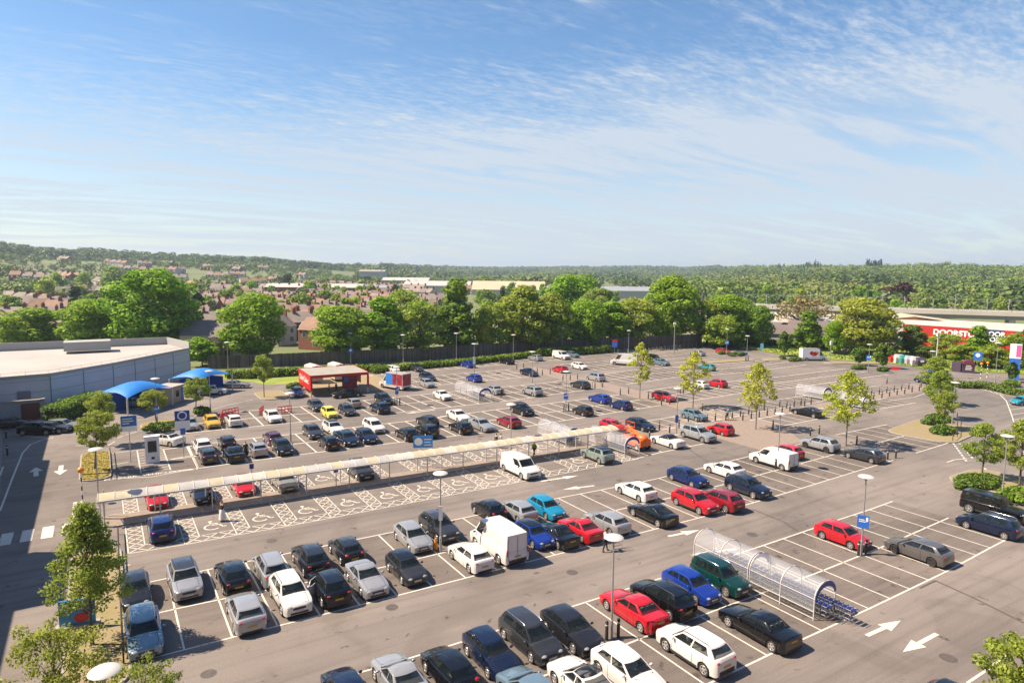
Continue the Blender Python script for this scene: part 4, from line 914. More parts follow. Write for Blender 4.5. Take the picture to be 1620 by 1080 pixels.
def trolley(x,y,rot,label,group='nested shopping trolleys'):
    t=thing('shopping_trolley',label,'trolley',(x,y,0),rot,group)
    for n,me,m in TRm: obj(n,me,m,t)
    return t
def shelter(x,y,wd,ln,nb,label,h=2.25,trol=(),rot=0,split=None):
    """x,y = near left foot, runs away along +y"""
    t=thing('trolley_shelter',label,'trolley shelter',(x,y,0),rot)
    def arc(yy,n=12,rr=1.):
        P=[(0,yy,0),(0,yy,h-wd*.42)]
        for k in range(1,n): a=PI-PI*k/n; P.append((wd/2+wd/2*math.cos(a),yy,h-wd*.42+wd*.42*math.sin(a)))
        return P+[(wd,yy,h-wd*.42),(wd,yy,0)]
    ys=[ln*k/nb for k in range(nb+1)]
    for yy in ys: MB().tube(arc(yy),.048,6).build('hoop',M_steel,t)
    for k in range(nb):
        A,B=arc(ys[k]+.05)[1:-1],arc(ys[k+1]-.05)[1:-1]; m=MB()
        for i in range(len(A)-1): m.quad(A[i],A[i+1],B[i+1],B[i])
        m.build('curved_panel',M_clear,t,60)
        m=MB()
        for xx in (0,wd): m.quad((xx,ys[k]+.05,.5),(xx,ys[k+1]-.05,.5),(xx,ys[k+1]-.05,h-wd*.42),(xx,ys[k]+.05,h-wd*.42))
        m.build('side_panel',M_clear,t)
    for xx in (0,wd):
        r=MB()
        for z in (.12,.55,h-wd*.42): r.tube([(xx,0,z),(xx,ln,z)],.022,6)
        r.build('side_rail',M_steel,t)
    m=MB(); P=[p for p in arc(-.045)[1:-1]]; m.add(P,[tuple(range(len(P)))]); q=MB(); Q=[(wd/2+(p[0]-wd/2)*.80,p[1],(p[2]-(h-wd*.42))*.62+h-wd*.42) for p in P]; n=len(P); q.add(P+Q,[(i,i+1,n+i+1,n+i) for i in range(n-1)]); q.build('end_fascia',M_dblue,t)
    rl=MB(); rl.tube([(wd/2-.1,.2,.3),(wd/2-.1,ln-.5,.3)],.02,6); rl.build('guide_rail',M_steel,t)
    for (tx,y0,y1,st,lb) in trol:
        yy=y0
        while yy<y1:
            k,q=math.cos(rot),math.sin(rot); trolley(x+tx*k-yy*q,y+tx*q+yy*k,rot+PI/2,lb); yy+=st
    return t
shelter(35.95,22.5,2.15,4.7,2,'front half of the nearest long trolley shelter with clear curved roof',trol=((.6,-.1,4.4,.30,'blue handled trolley nested in the left line of the nearest shelter'),(1.5,-1.1,4.4,.30,'blue handled trolley in the long right line of the nearest shelter')))
shelter(35.95,27.35,2.15,4.7,2,'rear half of the nearest long trolley shelter',trol=((.6,.2,4.2,.42,'trolley nested in the rear half of the nearest shelter'),(1.5,.2,3.4,.42,'trolley nested in the rear half of the nearest shelter')))
shelter(50.6,90.4,2.3,8.4,4,'trolley shelter in the far row beside the grey saloon',trol=((1.2,1.0,5,.5,'trolley in the far shelter beside the grey saloon'),))
shelter(49.9,55.2,2.2,6.6,2,'trolley shelter right of the walkway end beside the orange lift',trol=((.7,.5,4.0,.45,'trolley in the shelter beside the orange lift'),))
shelter(46.6,61.9,2.2,6.0,3,'trolley shelter behind the end of the covered walkway',trol=((.7,.3,4,.45,'trolley in the shelter behind the walkway end'),(1.5,.3,4,.45,'trolley in the shelter behind the walkway end')))
shelter(100.2,63.4,2.3,5.0,2,'trolley shelter left of the yellow-green tree by the bollards',trol=((1.2,.3,4,.5,'trolley in the shelter left of the yellow-green tree'),))
shelter(99.2,56.2,2.3,4.8,3,'trolley shelter right behind the crown of the yellow-green tree',trol=((1.2,.3,4,.5,'trolley in the shelter behind the yellow-green tree'),))
# glass canopy walkway
wa=math.atan(-.045); W0=(-.75,62.85); t=thing('covered_walkway','long covered walkway with curved translucent roof on white posts','walkway canopy',(W0[0],W0[1],.12),wa)
tints=[mat('roof_panel_cream',(.56,.51,.36),.4,noise=.14,nscale=.8,translu=.3),mat('roof_panel_grey',(.50,.50,.48),.35,noise=.14,nscale=.8,translu=.3),mat('roof_panel_pale',(.60,.58,.52),.35,noise=.14,nscale=.8,translu=.3)]
NB=45; WL=52.8; rr=random.Random(4)
def prof(f): a=R(158)-R(136)*f; return (-.75-1.16*math.cos(a),1.86+.50*math.sin(a)) # (offset across, height)
for k in range(NB):
    x0=WL*k/NB+.03; x1=WL*(k+1)/NB-.03; m=MB(); P=[prof(i/8) for i in range(9)]
    for i in range(8): m.quad((x0,P[i][0],P[i][1]),(x1,P[i][0],P[i][1]),(x1,P[i+1][0],P[i+1][1]),(x0,P[i+1][0],P[i+1][1]))
    pat='CCGGCGGCGPPC'[k%12] if k<26 else 'CCPC'[k%4]; m.build('roof_panel',tints['CGP'.index(pat)],t,60)
for k in range(NB+1):
    x=WL*k/NB; MB().tube([(x,prof(i/8)[0],prof(i/8)[1]+.02) for i in range(9)],.035,5).build('roof_rib',M_steel,t)
for y in (prof(0)[0],prof(1)[0]): MB().box(0,WL,y-.05,y+.05,1.99,2.12).build('gutter',M_steel,t)
for k in range(14):
    x=.4+4.0*k if k<13 else WL-.3
    MB().cyl(x,prof(.92)[0],0,2.05,.055,10).build('post',M_steel,t); MB().cyl(x-.35,prof(.12)[0],0,2.05,.055,10).build('post',M_steel,t); MB().tube([(x,prof(.92)[0],1.95),(x-.35,prof(.12)[0],1.95)],.035,6).build('cross_beam',M_steel,t)
# red click and collect canopy
K0=(28.9,107.9); kt=thing('collection_canopy','red canopy with grey flat roof and white lettering on its side','canopy',(K0[0],K0[1],0),R(-3))
kw,kd,kh=9.6,9.2,3.5; M_roofg=mat('kiosk_roof',(.26,.25,.22),.8,noise=.12,nscale=.6)
MB().box(0,kw,0,kd,kh-.14,kh).build('roof',M_roofg,kt)
for b_,n in (((-.06,kw+.06,-.08,0,kh-.42,kh+.05),'front_fascia'),((-.06,kw+.06,kd,kd+.08,kh-.42,kh+.05),'rear_fascia'),((kw,kw+.08,0,kd,kh-.42,kh+.05),'side_fascia')): MB().box(*b_).build(n,M_redp,kt)
MB().box(-.12,-.02,0,kd,.95,kh+.05).build('side_wall',M_redp,kt); MB().box(kw-.06,kw+.02,4.5,kd,1.0,kh-.43).build('side_wall',M_redp,kt)
for x,y in ((.05,.1),(kw-.1,.1),(.05,kd-.1),(kw-.1,kd-.1),(.05,kd/2)): MB().box(x-.09,x+.09,y-.09,y+.09,0,kh-.43).build('post',M_steel,kt)
for x in (.05,kw-.1): MB().box(x-.16,x+.16,-.2,-.02,1.0,kh-.43).build('red_post_casing',M_redp,kt)
text_mesh('lettering','Click+Collect',1.25,M_white,kt,Matrix.Translation((-.135,kd*.52,2.35))@Matrix.Rotation(-PI/2,4,'Z')@Matrix.Rotation(PI/2,4,'X'),bold=.02)
pt=thing('picture_panel','red and blue picture panel standing under the red canopy','panel',(K0[0]+6.2,K0[1]+3.2,0),R(-3)); MB().box(0,2.6,-.06,.06,.3,2.7).build('panel',M_fruit,pt); MB().box(.3,1.1,-.07,-.062,1.5,2.4).build('blue_patch',M_bluep,pt)
for i,x in enumerate((32.2,36.6)):
    q=thing('collection_trailer','pale boxed trailer roof showing behind the red canopy, '+('left' if i==0 else 'right')+' one','trailer',(x,120.2,0),0); m=MB(); m.add([(0,0,.5),(2.2,0,.5),(2.2,4.5,.5),(0,4.5,.5),(0,0,3.0),(2.2,0,3.0),(2.2,4.5,3.0),(0,4.5,3.0),(1.1,0,3.3),(1.1,4.5,3.3)],[(3,2,1,0),(0,1,5,8,4),(1,2,6,5),(2,3,7,9,6),(3,0,4,7),(4,8,9,7),(8,5,6,9)]); m.build('box',mat('trailer_cream',(.45,.40,.36),.6),q); MB().box(.3,1.9,-.03,-.002,2.2,3.2).build('red_panel',M_redp,q)
# car wash / service tents
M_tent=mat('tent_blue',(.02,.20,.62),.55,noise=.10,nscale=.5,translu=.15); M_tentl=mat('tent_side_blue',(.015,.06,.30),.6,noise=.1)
def tent(pl,pf,pr,zc,zt,label):
    """square sail with corners on four masts; pl, pf, pr = left, front and right mast heads"""
    A,B,D=[Vector(G(*p,zc)) for p in (pl,pf,pr)]; E_=A+D-B; c=(A+D)/2; t=thing('tension_canopy',label,'canopy',(c.x,c.y,0)); n=16; V=[]; fs=[]
    for i in range(n+1):
        for j in range(n+1):
            u,v=i/n,j/n; U,W_=2*u-1,2*v-1; p=(B*(1-u)+D*u)*(1-v)+(A*(1-u)+E_*u)*v-c; q=max(abs(U),abs(W_)); e=min(abs(U),abs(W_))/max(q,1e-6)
            k=1-.17*(1-e*e)*q*q; V.append((p.x*k,p.y*k,zc+(zt-zc)*(1-q**1.5)+.30*(1-e**2)*q*(zt-zc)))
    for i in range(n):
        for j in range(n): k=i*(n+1)+j; fs.append((k,k+n+1,k+n+2,k+1))
    obj('canopy',MB().add(V,fs).mesh('canopy',30),M_tent,t)
    for p in (A,B,D,E_): q=p-c; MB().cyl(q.x,q.y,0,zc,.12,10).build('mast',M_steel,t)
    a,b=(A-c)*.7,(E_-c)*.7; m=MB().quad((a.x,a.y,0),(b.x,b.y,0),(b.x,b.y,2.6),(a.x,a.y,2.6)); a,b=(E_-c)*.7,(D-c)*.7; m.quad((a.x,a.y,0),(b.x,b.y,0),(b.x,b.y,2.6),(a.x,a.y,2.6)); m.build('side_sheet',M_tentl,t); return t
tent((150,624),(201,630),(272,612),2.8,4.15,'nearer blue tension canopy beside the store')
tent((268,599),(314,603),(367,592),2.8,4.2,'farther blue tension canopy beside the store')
hx=G(268,640); hut=thing('service_hut','small cream service hut between the two blue canopies','hut',(hx[0]-.6,hx[1]+1.4,0),R(52)); MB().box(-3.0,3.0,-1.4,1.4,0,2.5).build('wall',mat('hut_cream',(.33,.28,.21),.8,noise=.06),hut); MB().box(-3.2,3.2,-1.6,1.6,2.5,2.65).build('roof',mat('hut_roof',(.32,.30,.26),.8),hut); MB().box(.9,1.7,-1.43,-1.401,.9,1.9).build('window',M_glass,hut); MB().box(-2.6,-1.8,-1.43,-1.401,0,2.0).build('door',M_trim,hut); MB().box(2.2,2.9,-1.45,-1.401,.2,2.2).build('blue_poster',M_sblue,hut)
# orange platform lift
g=G(984,718); lt=thing('boom_lift','orange boom lift with a railed platform behind the trolley shelter','access lift',(53.7,57.4,0),R(92)); M_lift=mat('lift_orange',(.72,.13,.015),.45,noise=.1)
b=MB().box(-1.5,1.5,-.85,.85,.55,1.35); b.build('chassis',M_lift,lt); MB().ell((-.9,0,1.45),(.8,.6,.45),14,8).build('counterweight',M_lift,lt,60)
for sx in (1,-1):
    for sy in (1,-1): o=obj('wheel',MB().lathe([(0,-.15),(.34,-.15),(.42,-.1),(.42,.1),(.34,.15),(0,.15)],18,'y').mesh('lift_wheel',40),M_tyre,lt,(sx*1.0,sy*.85,.42)); obj('rim',MB().lathe([(0,-.16),(.2,-.16),(.2,.16),(0,.16)],12,'y').mesh('lift_rim'),M_white,o)
MB().tube([(-.9,0,1.5),(1.2,.0,2.3),(1.6,0,2.35)],.16,8).tube([(-.6,.1,1.7),(1.5,.1,1.9)],.10,8).build('boom',M_lift,lt)
pf=MB(); 
for z in (1.55,2.05,2.6): pf.tube([(1.7,-1.3,z),(3.0,-1.3,z),(3.0,1.3,z),(1.7,1.3,z),(1.7,-1.3,z)],.03,6,False)
for x in (1.7,3.0):
    for y in (-1.3,0,1.3): pf.tube([(x,y,1.5),(x,y,2.6)],.03,6)
pf.build('platform_rails',M_lift,lt); MB().box(1.7,3.0,-1.3,1.3,1.45,1.52).build('platform_floor',M_trim,lt)
# red crowd barriers
def barrier(p,q,label):
    a,b=Vector(G(*p)),Vector(G(*q)); d=b-a; t=thing('safety_barrier',label,'barrier',(a.x,a.y,0),math.atan2(d.y,d.x)); m=MB(); L=d.length
    for z in (.12,.5,.95): m.box(0,L,-.03,.03,z,z+.12)
    n=max(2,int(L/.45))
    for k in range(n+1): m.box(L*k/n-.04,L*k/n+.04,-.04,.04,.0,1.07)
    m.build('panel',mat('barrier_red',(.62,.02,.02),.5),t); f=MB()
    for k in (0,1): f.box(L*k-.1,L*k+.1,-.3,.3,0,.05)
    f.build('feet',M_trim,t)
barrier((411,657),(417,652),'short red barrier left of the white hatchback'); barrier((440,655),(461,652),'red barrier right of the white hatchback'); barrier((352,660),(377,655),'long red barrier behind the white hatchback beside the golden car'); barrier((352,660),(349,670),'red barrier end between golden and white cars')
# cycle rails along the fence, pedestrian rails
def rail(p,w,label,h=1.0,rot=0,grp=None):
    g=G(*p); t=MB().tube([(-w/2,0,0),(-w/2,0,h),(w/2,0,h),(w/2,0,0)],.035,6).build('cycle_rail',mat('galv_rust',(.42,.34,.26),.6),None,None,(g[0],g[1],0)); t.rotation_euler=(0,0,rot); tag(t,label,'rail',grp); return t
for i in range(13): p=(1027+i*6.1,557.0-i*.72); rail(p,.7,'metal hoop rail in the row along the timber fence',1.1,R(80),'hoop rails along the timber fence')
rail((985,562),3.2,'wide metal rail beside the red and blue sign',1.5,0)
for p in ((937,611),(947,609)): pass
t=MB(); a,b=Vector(G(937,613)),Vector(G(951,611)); t.tube([(a.x,a.y,0),(a.x,a.y,1),(b.x,b.y,1),(b.x,b.y,0)],.04,6); tag(t.build('pedestrian_rail',M_trim),'dark pedestrian rail right of the grey hatchback','rail')
# knee rails of the left islands
for P,l in ((((187,845),(189,900),(192,975),(196,1052)),'long dark kerb rail beside the sandy island, next to the steel blue estate'),(((174,716),(176,738),(177,757),(128,760)),'thin dark rail round the yellowed grass island')):
    m=MB(); pts=[(*G(*p),.62) for p in P]; m.tube(pts,.05,6)
    for p in pts: m.tube([(p[0],p[1],0),p],.05,6)
    tag(m.build('knee_rail',M_bol),l,'rail')
g=G(1525,690); m=MB(); pts=[(*G(*p),.75) for p in ((1514,660),(1514.5,680),(1514,692),(1507,698))]; m.tube(pts,.045,6)
for p in pts: m.tube([(p[0],p[1],0),p],.045,6)
tag(m.build('knee_rail',M_bol),'dark hand rail at the edge of the sandy island at the right','rail')
g=G(166,818); tag(MB().cyl(0,0,0,2.4,.05,8).build('plain_post',M_steel,None,None,(g[0],g[1],0)),'plain white post in front of the left end of the canopy','post')
# recycling banks
cols=[(.42,.03,.03),(.42,.43,.43),(.02,.22,.20),(.36,.33,.38),(.45,.42,.45),(.05,.035,.06)]; names=['red','light grey','teal green','mauve grey','pale grey','near black']
for i in range(6):
    g=G(1413+i*8.6,572.5+i*1.3); t=thing('recycling_bank',names[i]+' recycling bank in the row on the far road edge','recycling bank',(g[0],g[1],0),R(-40),'recycling banks in a row'); m=MB(); m.add([(-.95,-.75,0),(.95,-.75,0),(.95,.75,0),(-.95,.75,0),(-.95,-.85,1.3),(.95,-.85,1.3),(.95,.85,1.3),(-.95,.85,1.3),(-.8,-.4,2.0),(.8,-.4,2.0),(.8,.5,2.0),(-.8,.5,2.0)],[(3,2,1,0),(0,1,5,4),(1,2,6,5),(2,3,7,6),(3,0,4,7),(4,5,9,8),(5,6,10,9),(6,7,11,10),(7,4,8,11),(8,9,10,11)])
    m.build('bin_body',mat('bank_'+names[i].replace(' ','_'),cols[i],.6,noise=.08),t); MB().box(-.35,.35,-.88,-.80,1.0,1.45).build('white_label',M_white,t)
g=G(1531,589); t=thing('recycling_bank','rounded dark textile bank with white lettering marks left of the blue sign','recycling bank',(g[0],g[1],0),R(-60)); MB().box(-1.1,1.1,-.9,.9,0,1.9).build('bin_body',MATS['bank_near_black'],t); MB().lathe([(0,-.9),(1.1,-.9),(1.1,.9),(0,.9)],20,'y',(0,0,1.7)).build('domed_top',mat('bank_maroon',(.12,.02,.04),.6),t,40); MB().box(-.6,.5,-.93,-.901,.7,.85).box(-.6,.6,-.93,-.901,1.1,1.25).box(-.5,.4,-.93,-.901,1.5,1.62).build('white_marks',M_white,t)
g=G(1516,587); tag(MB().box(-1.1,1.1,-.9,.9,0,2.0).build('recycling_bank',MATS['bank_near_black'],None,None,(g[0],g[1],0)),'black recycling bank beside the rounded textile bank','recycling bank')
# bench on the grass bank, white parcel on the island
g=G(1330,558); t=thing('boulder_pile','pale heap of rubble on the grass bank','rubble heap',(g[0],g[1],0)); m=MB(); rr=random.Random(9)
for k in range(26): m.ell((rr.uniform(-3,3),rr.uniform(-1,1),rr.uniform(.1,.9)),(rr.uniform(.4,.9),rr.uniform(.3,.7),rr.uniform(.3,.6)),7,5)
m.build('stones',mat('rubble',(.50,.44,.38),.9,noise=.35,nscale=.8),t)
# ================= people
def skin_mesh(name,V,E,rad,root=0,sub=1):
    me=bpy.data.meshes.new(name); me.from_pydata(V,E,[]); o=bpy.data.objects.new(name,me); C.objects.link(o)
    sk=o.modifiers.new('s','SKIN'); sk.use_smooth_shade=True
    for i,r in enumerate(rad): me.skin_vertices[0].data[i].radius=(r,r) if not isinstance(r,tuple) else r
    me.skin_vertices[0].data[root].use_root=True
    if sub: su=o.modifiers.new('u','SUBSURF'); su.levels=sub; su.render_levels=sub
    dg=bpy.context.evaluated_depsgraph_get(); dg.update(); r=bpy.data.meshes.new_from_object(o.evaluated_get(dg)); bpy.data.objects.remove(o); r.name=name; return r
M_skin=mat('skin',(.52,.32,.22),.55,noise=.05)
def person(px,py,label,top,bottom,hair=(.05,.03,.02),step=.22,arms='down',skirt=False,ang=-90,h=1.72,hivis=None,bend=0,pos=None):
    s=h/1.72; g=pos or G(px,py); t=thing('person',label,'person',(g[0],g[1],.03),R(ang)); t.scale=(s,)*3
    # joints: x forward, y left
    V=[];E=[];Rd=[]
    def a(p,r,par=None):
        V.append(p); Rd.append(r)
        if par is not None: E.append((par,len(V)-1))
        return len(V)-1
    pel=a((0,0,.92),(.15,.11)); wst=a((.01+bend*.1,0,1.08),(.135,.10),pel); ch=a((.0+bend*.25,0,1.28),(.17,.115),wst); sh=a((-.01+bend*.3,0,1.42),(.12,.09),ch); nk=a((0+bend*.34,0,1.50),.055,sh); hd=a((.02+bend*.4,0,1.60),(.078,.09),nk); tp=a((.015+bend*.42,0,1.68),(.07,.078),hd)
    a((.12+bend*.42,0,1.60),.014,hd); 
    arms_pts=[]; legs=[]
    for sd in (1,-1):
        hp=a((0,sd*.09,.88),.09,pel); f=step*sd; kn=a((f*.6+.03,sd*.10,.48),.062,hp); an=a((f,sd*.10,.09),.042,kn); a((f+.13,sd*.11,.035),.036,an); legs.append([(0,sd*.09,.90),(f*.6+.03,sd*.10,.48),(f,sd*.10,.10)])
        s0=a((0+bend*.3,sd*.17,1.40),.058,sh)
        if arms=='push': el=(.20+bend*.3,sd*.20,1.16); ha=(.42+bend*.2,sd*.19,1.04)
        elif arms=='face' and sd==1: el=(.16,sd*.22,1.2); ha=(.14,sd*.05,1.46)
        else: el=(-.02-f*.25,sd*.225,1.14); ha=(.06-f*.5,sd*.23,.90)
        e=a(el,.042,s0); w=a(ha,.028,e); d=(Vector(ha)-Vector(el)).normalized(); arms_pts.append([(0+bend*.3,sd*.17,1.40),el,ha])
        p=a(tuple(Vector(ha)+d*.05),.03,w); side=Vector((1,0,0)) if abs(d.x)<.7 else Vector((0,0,1))
        for k in range(4):
            b=Vector(ha)+d*.09+side*(.022*(1.5-k)); f1=a(tuple(b),.0095,p); f2=a(tuple(b+d*(.035+.006*(k in(1,2)))+Vector((0,-sd*.01,0))),.008,f1); a(tuple(b+d*.06+Vector((0,-sd*.03,0))),.007,f2)
        th=a(tuple(Vector(ha)+d*.04+side*.04),.011,p); a(tuple(Vector(ha)+d*.075+side*.055),.009,th)
    obj('body',skin_mesh('person_body',V,E,Rd,0,1),M_skin,t)
    mt=mat('cloth_'+'_'.join('%02d'%int(c*99) for c in top),top,.85,noise=.1,nscale=6); mb_=mat('cloth_'+'_'.join('%02d'%int(c*99) for c in bottom),bottom,.85,noise=.1,nscale=6)
    V=[(0,0,.90),(.01+bend*.1,0,1.08),(bend*.25,0,1.28),(-.01+bend*.3,0,1.43)]; E=[(0,1),(1,2),(2,3)]; Rd=[(.165,.125),(.15,.115),(.19,.13),(.13,.10)]
    for A in arms_pts:
        i=len(V); V+= [A[0],A[1],tuple(Vector(A[1]).lerp(Vector(A[2]),.75))]; Rd+= [.068,.055,.045]; E+= [(3,i),(i,i+1),(i+1,i+2)]
    obj('top',skin_mesh('person_top',V,E,Rd,0,1),mt,t)
    if skirt: m=MB().lathe([(.14,1.0),(.19,.88),(.24,.6),(.27,.3),(.29,.16),(.0,.16)],16); m.build('skirt',mb_,t,60)
    else:
        V=[(0,0,.93)]; E=[]; Rd=[(.17,.125)]
        for A in legs: i=len(V); V+=A; Rd+=[.10,.073,.06]; E+=[(0,i),(i,i+1),(i+1,i+2)]
        obj('trousers',skin_mesh('person_trousers',V,E,Rd,0,1),mb_,t)
    sh_=MB(); 
    for A in legs: sh_.ell((A[2][0]+.06,A[2][1],.04),(.14,.05,.045),8,5)
    sh_.build('shoes',M_trim,t,60)
    MB().ell((-.01+bend*.4,0,1.655),(.105,.085,.095),12,8).build('hair',mat('hair_%d'%int(hair[0]*1000),hair,.6),t,60)
    if hivis: m=MB().lathe([(.19,1.02),(.2,1.15),(.215,1.3),(.17,1.44)],14); m.build('vest',mat('hi_vis',hivis,.6),t,60)
    return t
person(352,824,'woman in black top and long white skirt walking before the disabled bays',(.02,.02,.02),(.62,.60,.58),skirt=True,ang=200,arms='face',step=.1)
person(333,802,'man in dark clothes leaning by the canopy posts',(.02,.02,.025),(.02,.02,.025),ang=-60,step=.15,bend=.3)
person(957,872,'man in pale shirt and black trousers pushing a trolley along the aisle',(.60,.55,.52),(.02,.02,.02),ang=-10,arms='push',step=.25,hair=(.18,.08,.04),bend=.1)
g=G(957,872); trolley(g[0]+.95,g[1]-.17,R(-10),'single shopping trolley pushed by the man in the pale shirt',None)
person(845,722,'person in black with yellow-green vest walking beyond the white van',(.02,.03,.02),(.02,.02,.02),ang=-160,step=.28,hivis=(.10,.20,.02))
person(389,722,'woman in long black clothes between black saloon and silver hatchback',(.012,.012,.012),(.012,.012,.012),skirt=True,ang=-90,step=.05)
person(785,708,'person with bare head behind the canopy roof, left of two',(.05,.05,.06),(.03,.03,.04),ang=180); person(792,708,'person in pale top behind the canopy roof, right of two',(.5,.42,.42),(.2,.2,.3),ang=180)
person(793,629,'man in dark clothes standing behind the grey saloon by the far shelter',(.04,.05,.05),(.03,.035,.035),ang=100,step=.05)
person(521,623,'person in pale clothes standing under the red canopy, left one',(.5,.5,.55),(.05,.05,.08),ang=0,step=.05); person(532,621,'worker in yellow-green vest by the black saloon under the red canopy',(.05,.05,.05),(.04,.04,.05),ang=0,hivis=(.25,.5,.03))
cy=person(1150,664,'cyclist in a teal top riding across the slim tree shade',(.01,.25,.28),(.03,.03,.035),ang=-70,arms='push',step=.12,bend=.4)
g=G(1150,664); bt=thing('bicycle','bicycle under the rider in the teal top','bicycle',(g[0]+.05,g[1]-.1,0),R(-70))
for x in (-.52,.52): MB().tube([(x+.33*math.cos(2*PI*k/18),0,.34+.33*math.sin(2*PI*k/18)) for k in range(19)],.018,6,False).build('wheel',M_tyre,bt)
MB().tube([(-.52,0,.34),(-.1,0,.35),(-.2,0,.85)],.018,6).tube([(-.1,0,.35),(.38,0,.82),(-.2,0,.8),(-.52,0,.34)],.018,6).tube([(.52,0,.34),(.36,0,.98)],.018,6).build('frame',M_redp,bt); MB().tube([(.34,-.25,1.0),(.38,0,1.0),(.34,.25,1.0)],.014,6).build('handlebar',M_trim,bt)
# ================= foliage
NPR=np.random.default_rng(7)
def leaves(cent,rad,n,size,seed,flat=.75,shell=.55,up=.25):
    """n leaf clumps (two-triangle cards) spread over lobes"""
    g=np.random.default_rng(seed); cent=np.array(cent,float); rad=np.array(rad,float)
    w=rad**2; i=g.choice(len(cent),n,p=w/w.sum()); d=g.normal(size=(n,3)); d/=np.linalg.norm(d,axis=1)[:,None]; rr=rad[i]*(shell+(1-shell)*g.random(n)**.6); d2=d.copy(); d2[:,2]*=flat
    p=cent[i]+d2*rr[:,None]; nrm=d+g.normal(size=(n,3))*.55; nrm[:,2]+=up; nrm/=np.linalg.norm(nrm,axis=1)[:,None]
    a=np.cross(nrm,g.normal(size=(n,3))); a/=np.linalg.norm(a,axis=1)[:,None]; b=np.cross(nrm,a); s=(size*(.6+.8*g.random(n)))[:,None]; l=.62
    q=np.stack([p-a*s,p+b*s*l+nrm*s*.15,p+a*s,p-b*s*l+nrm*s*.15],1).reshape(-1,3); return q
def quads_mesh(name,q):
    n=len(q)//4; me=bpy.data.meshes.new(name); me.vertices.add(n*4); me.vertices.foreach_set('co',q.astype(np.float32).ravel()); me.loops.add(n*4); me.loops.foreach_set('vertex_index',np.arange(n*4,dtype=np.int32)); me.polygons.add(n); me.polygons.foreach_set('loop_start',np.arange(n,dtype=np.int32)*4); me.polygons.foreach_set('loop_total',np.full(n,4,np.int32)); me.update(calc_edges=True); me.validate(); return me
def leafmat(n,c,c2,isl=.35,tl=.28): return mat(n,c,.6,col2=c2,nscale=.5,isl=isl,translu=tl,spec=.3)
L_belt=leafmat('leaves_fresh',(.17,.30,.016),(.28,.43,.03),tl=.48); L_olive=leafmat('leaves_olive',(.23,.31,.034),(.33,.41,.05),tl=.48); L_dark=leafmat('leaves_dark',(.11,.22,.018),(.19,.30,.028),tl=.42)
L_young=leafmat('leaves_young',(.22,.29,.04),(.33,.39,.06),tl=.5); L_lime=leafmat('leaves_lime',(.38,.43,.04),(.50,.54,.07),tl=.5); L_yel=leafmat('leaves_yellow',(.32,.34,.045),(.44,.45,.065),tl=.5); L_cop=leafmat('leaves_copper',(.055,.018,.018),(.10,.03,.03)); L_bare=leafmat('leaves_bronze',(.20,.16,.06),(.27,.22,.08)); L_con=leafmat('needles_dark',(.025,.045,.018),(.045,.07,.028)); L_pale=leafmat('leaves_pale',(.19,.28,.05),(.28,.37,.08),tl=.45); L_hedge=leafmat('leaves_hedge',(.11,.19,.014),(.20,.29,.028)); L_shrub=leafmat('leaves_shrub',(.075,.135,.014),(.13,.20,.025)); L_straw=leafmat('leaves_straw',(.26,.20,.035),(.34,.27,.05))
M_bark=mat('bark',(.10,.075,.055),.9,noise=.25,nscale=4); M_barkg=mat('bark_grey',(.17,.145,.115),.9,noise=.2,nscale=4)
def crown(shape,H,Wd,z0,n,seed,lobes,lr):
    g=np.random.default_rng(seed); c=[];r=[]
    while len(c)<lobes:
        t=g.random(); 
        if shape=='round': wr_=math.sqrt(max(0,1-(2*t-1)**2))**.8
        elif shape=='oval': wr_=math.sin(PI*min(1,t*.9+.12))**.6
        elif shape=='cone': wr_=(1-t)**.75*min(1,t*7+.35)
        elif shape=='broad': wr_=math.sqrt(max(0,1-(1.25*t-.25)**2))
        else: wr_=.9*math.sin(PI*min(1,t*.95+.05))**.5
        a=g.random()*2*PI; q=g.random()**.42; l=lr*(.65+.7*g.random())
        x=wr_*(Wd/2-l*.7)*q
        c.append((x*math.cos(a),x*math.sin(a),z0+l*.6+t*(H-z0-l*1.2))); r.append(l)
    return c,r
TREE={}
def tree_proto(key,shape,H,Wd,z0,n,size,seed,lobes,lr,shell=.55,trunk=.2,limbs=7,flat=.8):
    c,r=crown(shape,H,Wd,z0,n,seed,lobes,lr); cm=quads_mesh('crown_'+key,leaves(c,r,n,size,seed,flat,shell))
    tb=MB(); rr=random.Random(seed); top=z0+(H-z0)*.72
    tb.tube([(0,0,-.1),(rr.uniform(-.05,.05)*trunk*5,0,z0*.6),(rr.uniform(-.1,.1),rr.uniform(-.1,.1),z0+.5),(rr.uniform(-.2,.2),rr.uniform(-.2,.2),top)],[trunk*1.25,trunk,trunk*.8,trunk*.15],8)
    idx=list(range(len(c))); rr.shuffle(idx)
    for i in idx[:limbs]:
        e=Vector(c[i]); z=max(z0*.85,min(top*.9,e.z-.3*math.hypot(e.x,e.y)-.4)); s=Vector((0,0,z)); tb.tube([s,s.lerp(e,.5)+Vector((0,0,.08*e.length)),e],[trunk*.42,trunk*.27,trunk*.08],5)
    TREE[key]=(cm,tb.mesh('trunk_'+key,50),H,Wd)
def tree(key,x,y,label,m,h=None,w=None,z=0,rot=None,name='tree',group=None,bark=None,cat='tree',lean=(0,0)):
    cm,tm,H,Wd=TREE[key]; t=thing(name,label,cat,(x,y,z),0,group); k=random.Random(int(x*13+y*7))
    sz=(h/H if h else 1); sw=(w/Wd if w else sz); t.scale=(sw,sw,sz); t.rotation_euler=(lean[0],lean[1],k.uniform(0,6.28) if rot is None else rot)
    obj('trunk',tm,bark or M_bark,t); obj('crown',cm,m,t); return t
for i in range(3): tree_proto('belt%d'%i,'round' if i!=1 else 'oval',16,12,1.5,13000,.30,20+i,84,1.7,.72,.32,9)
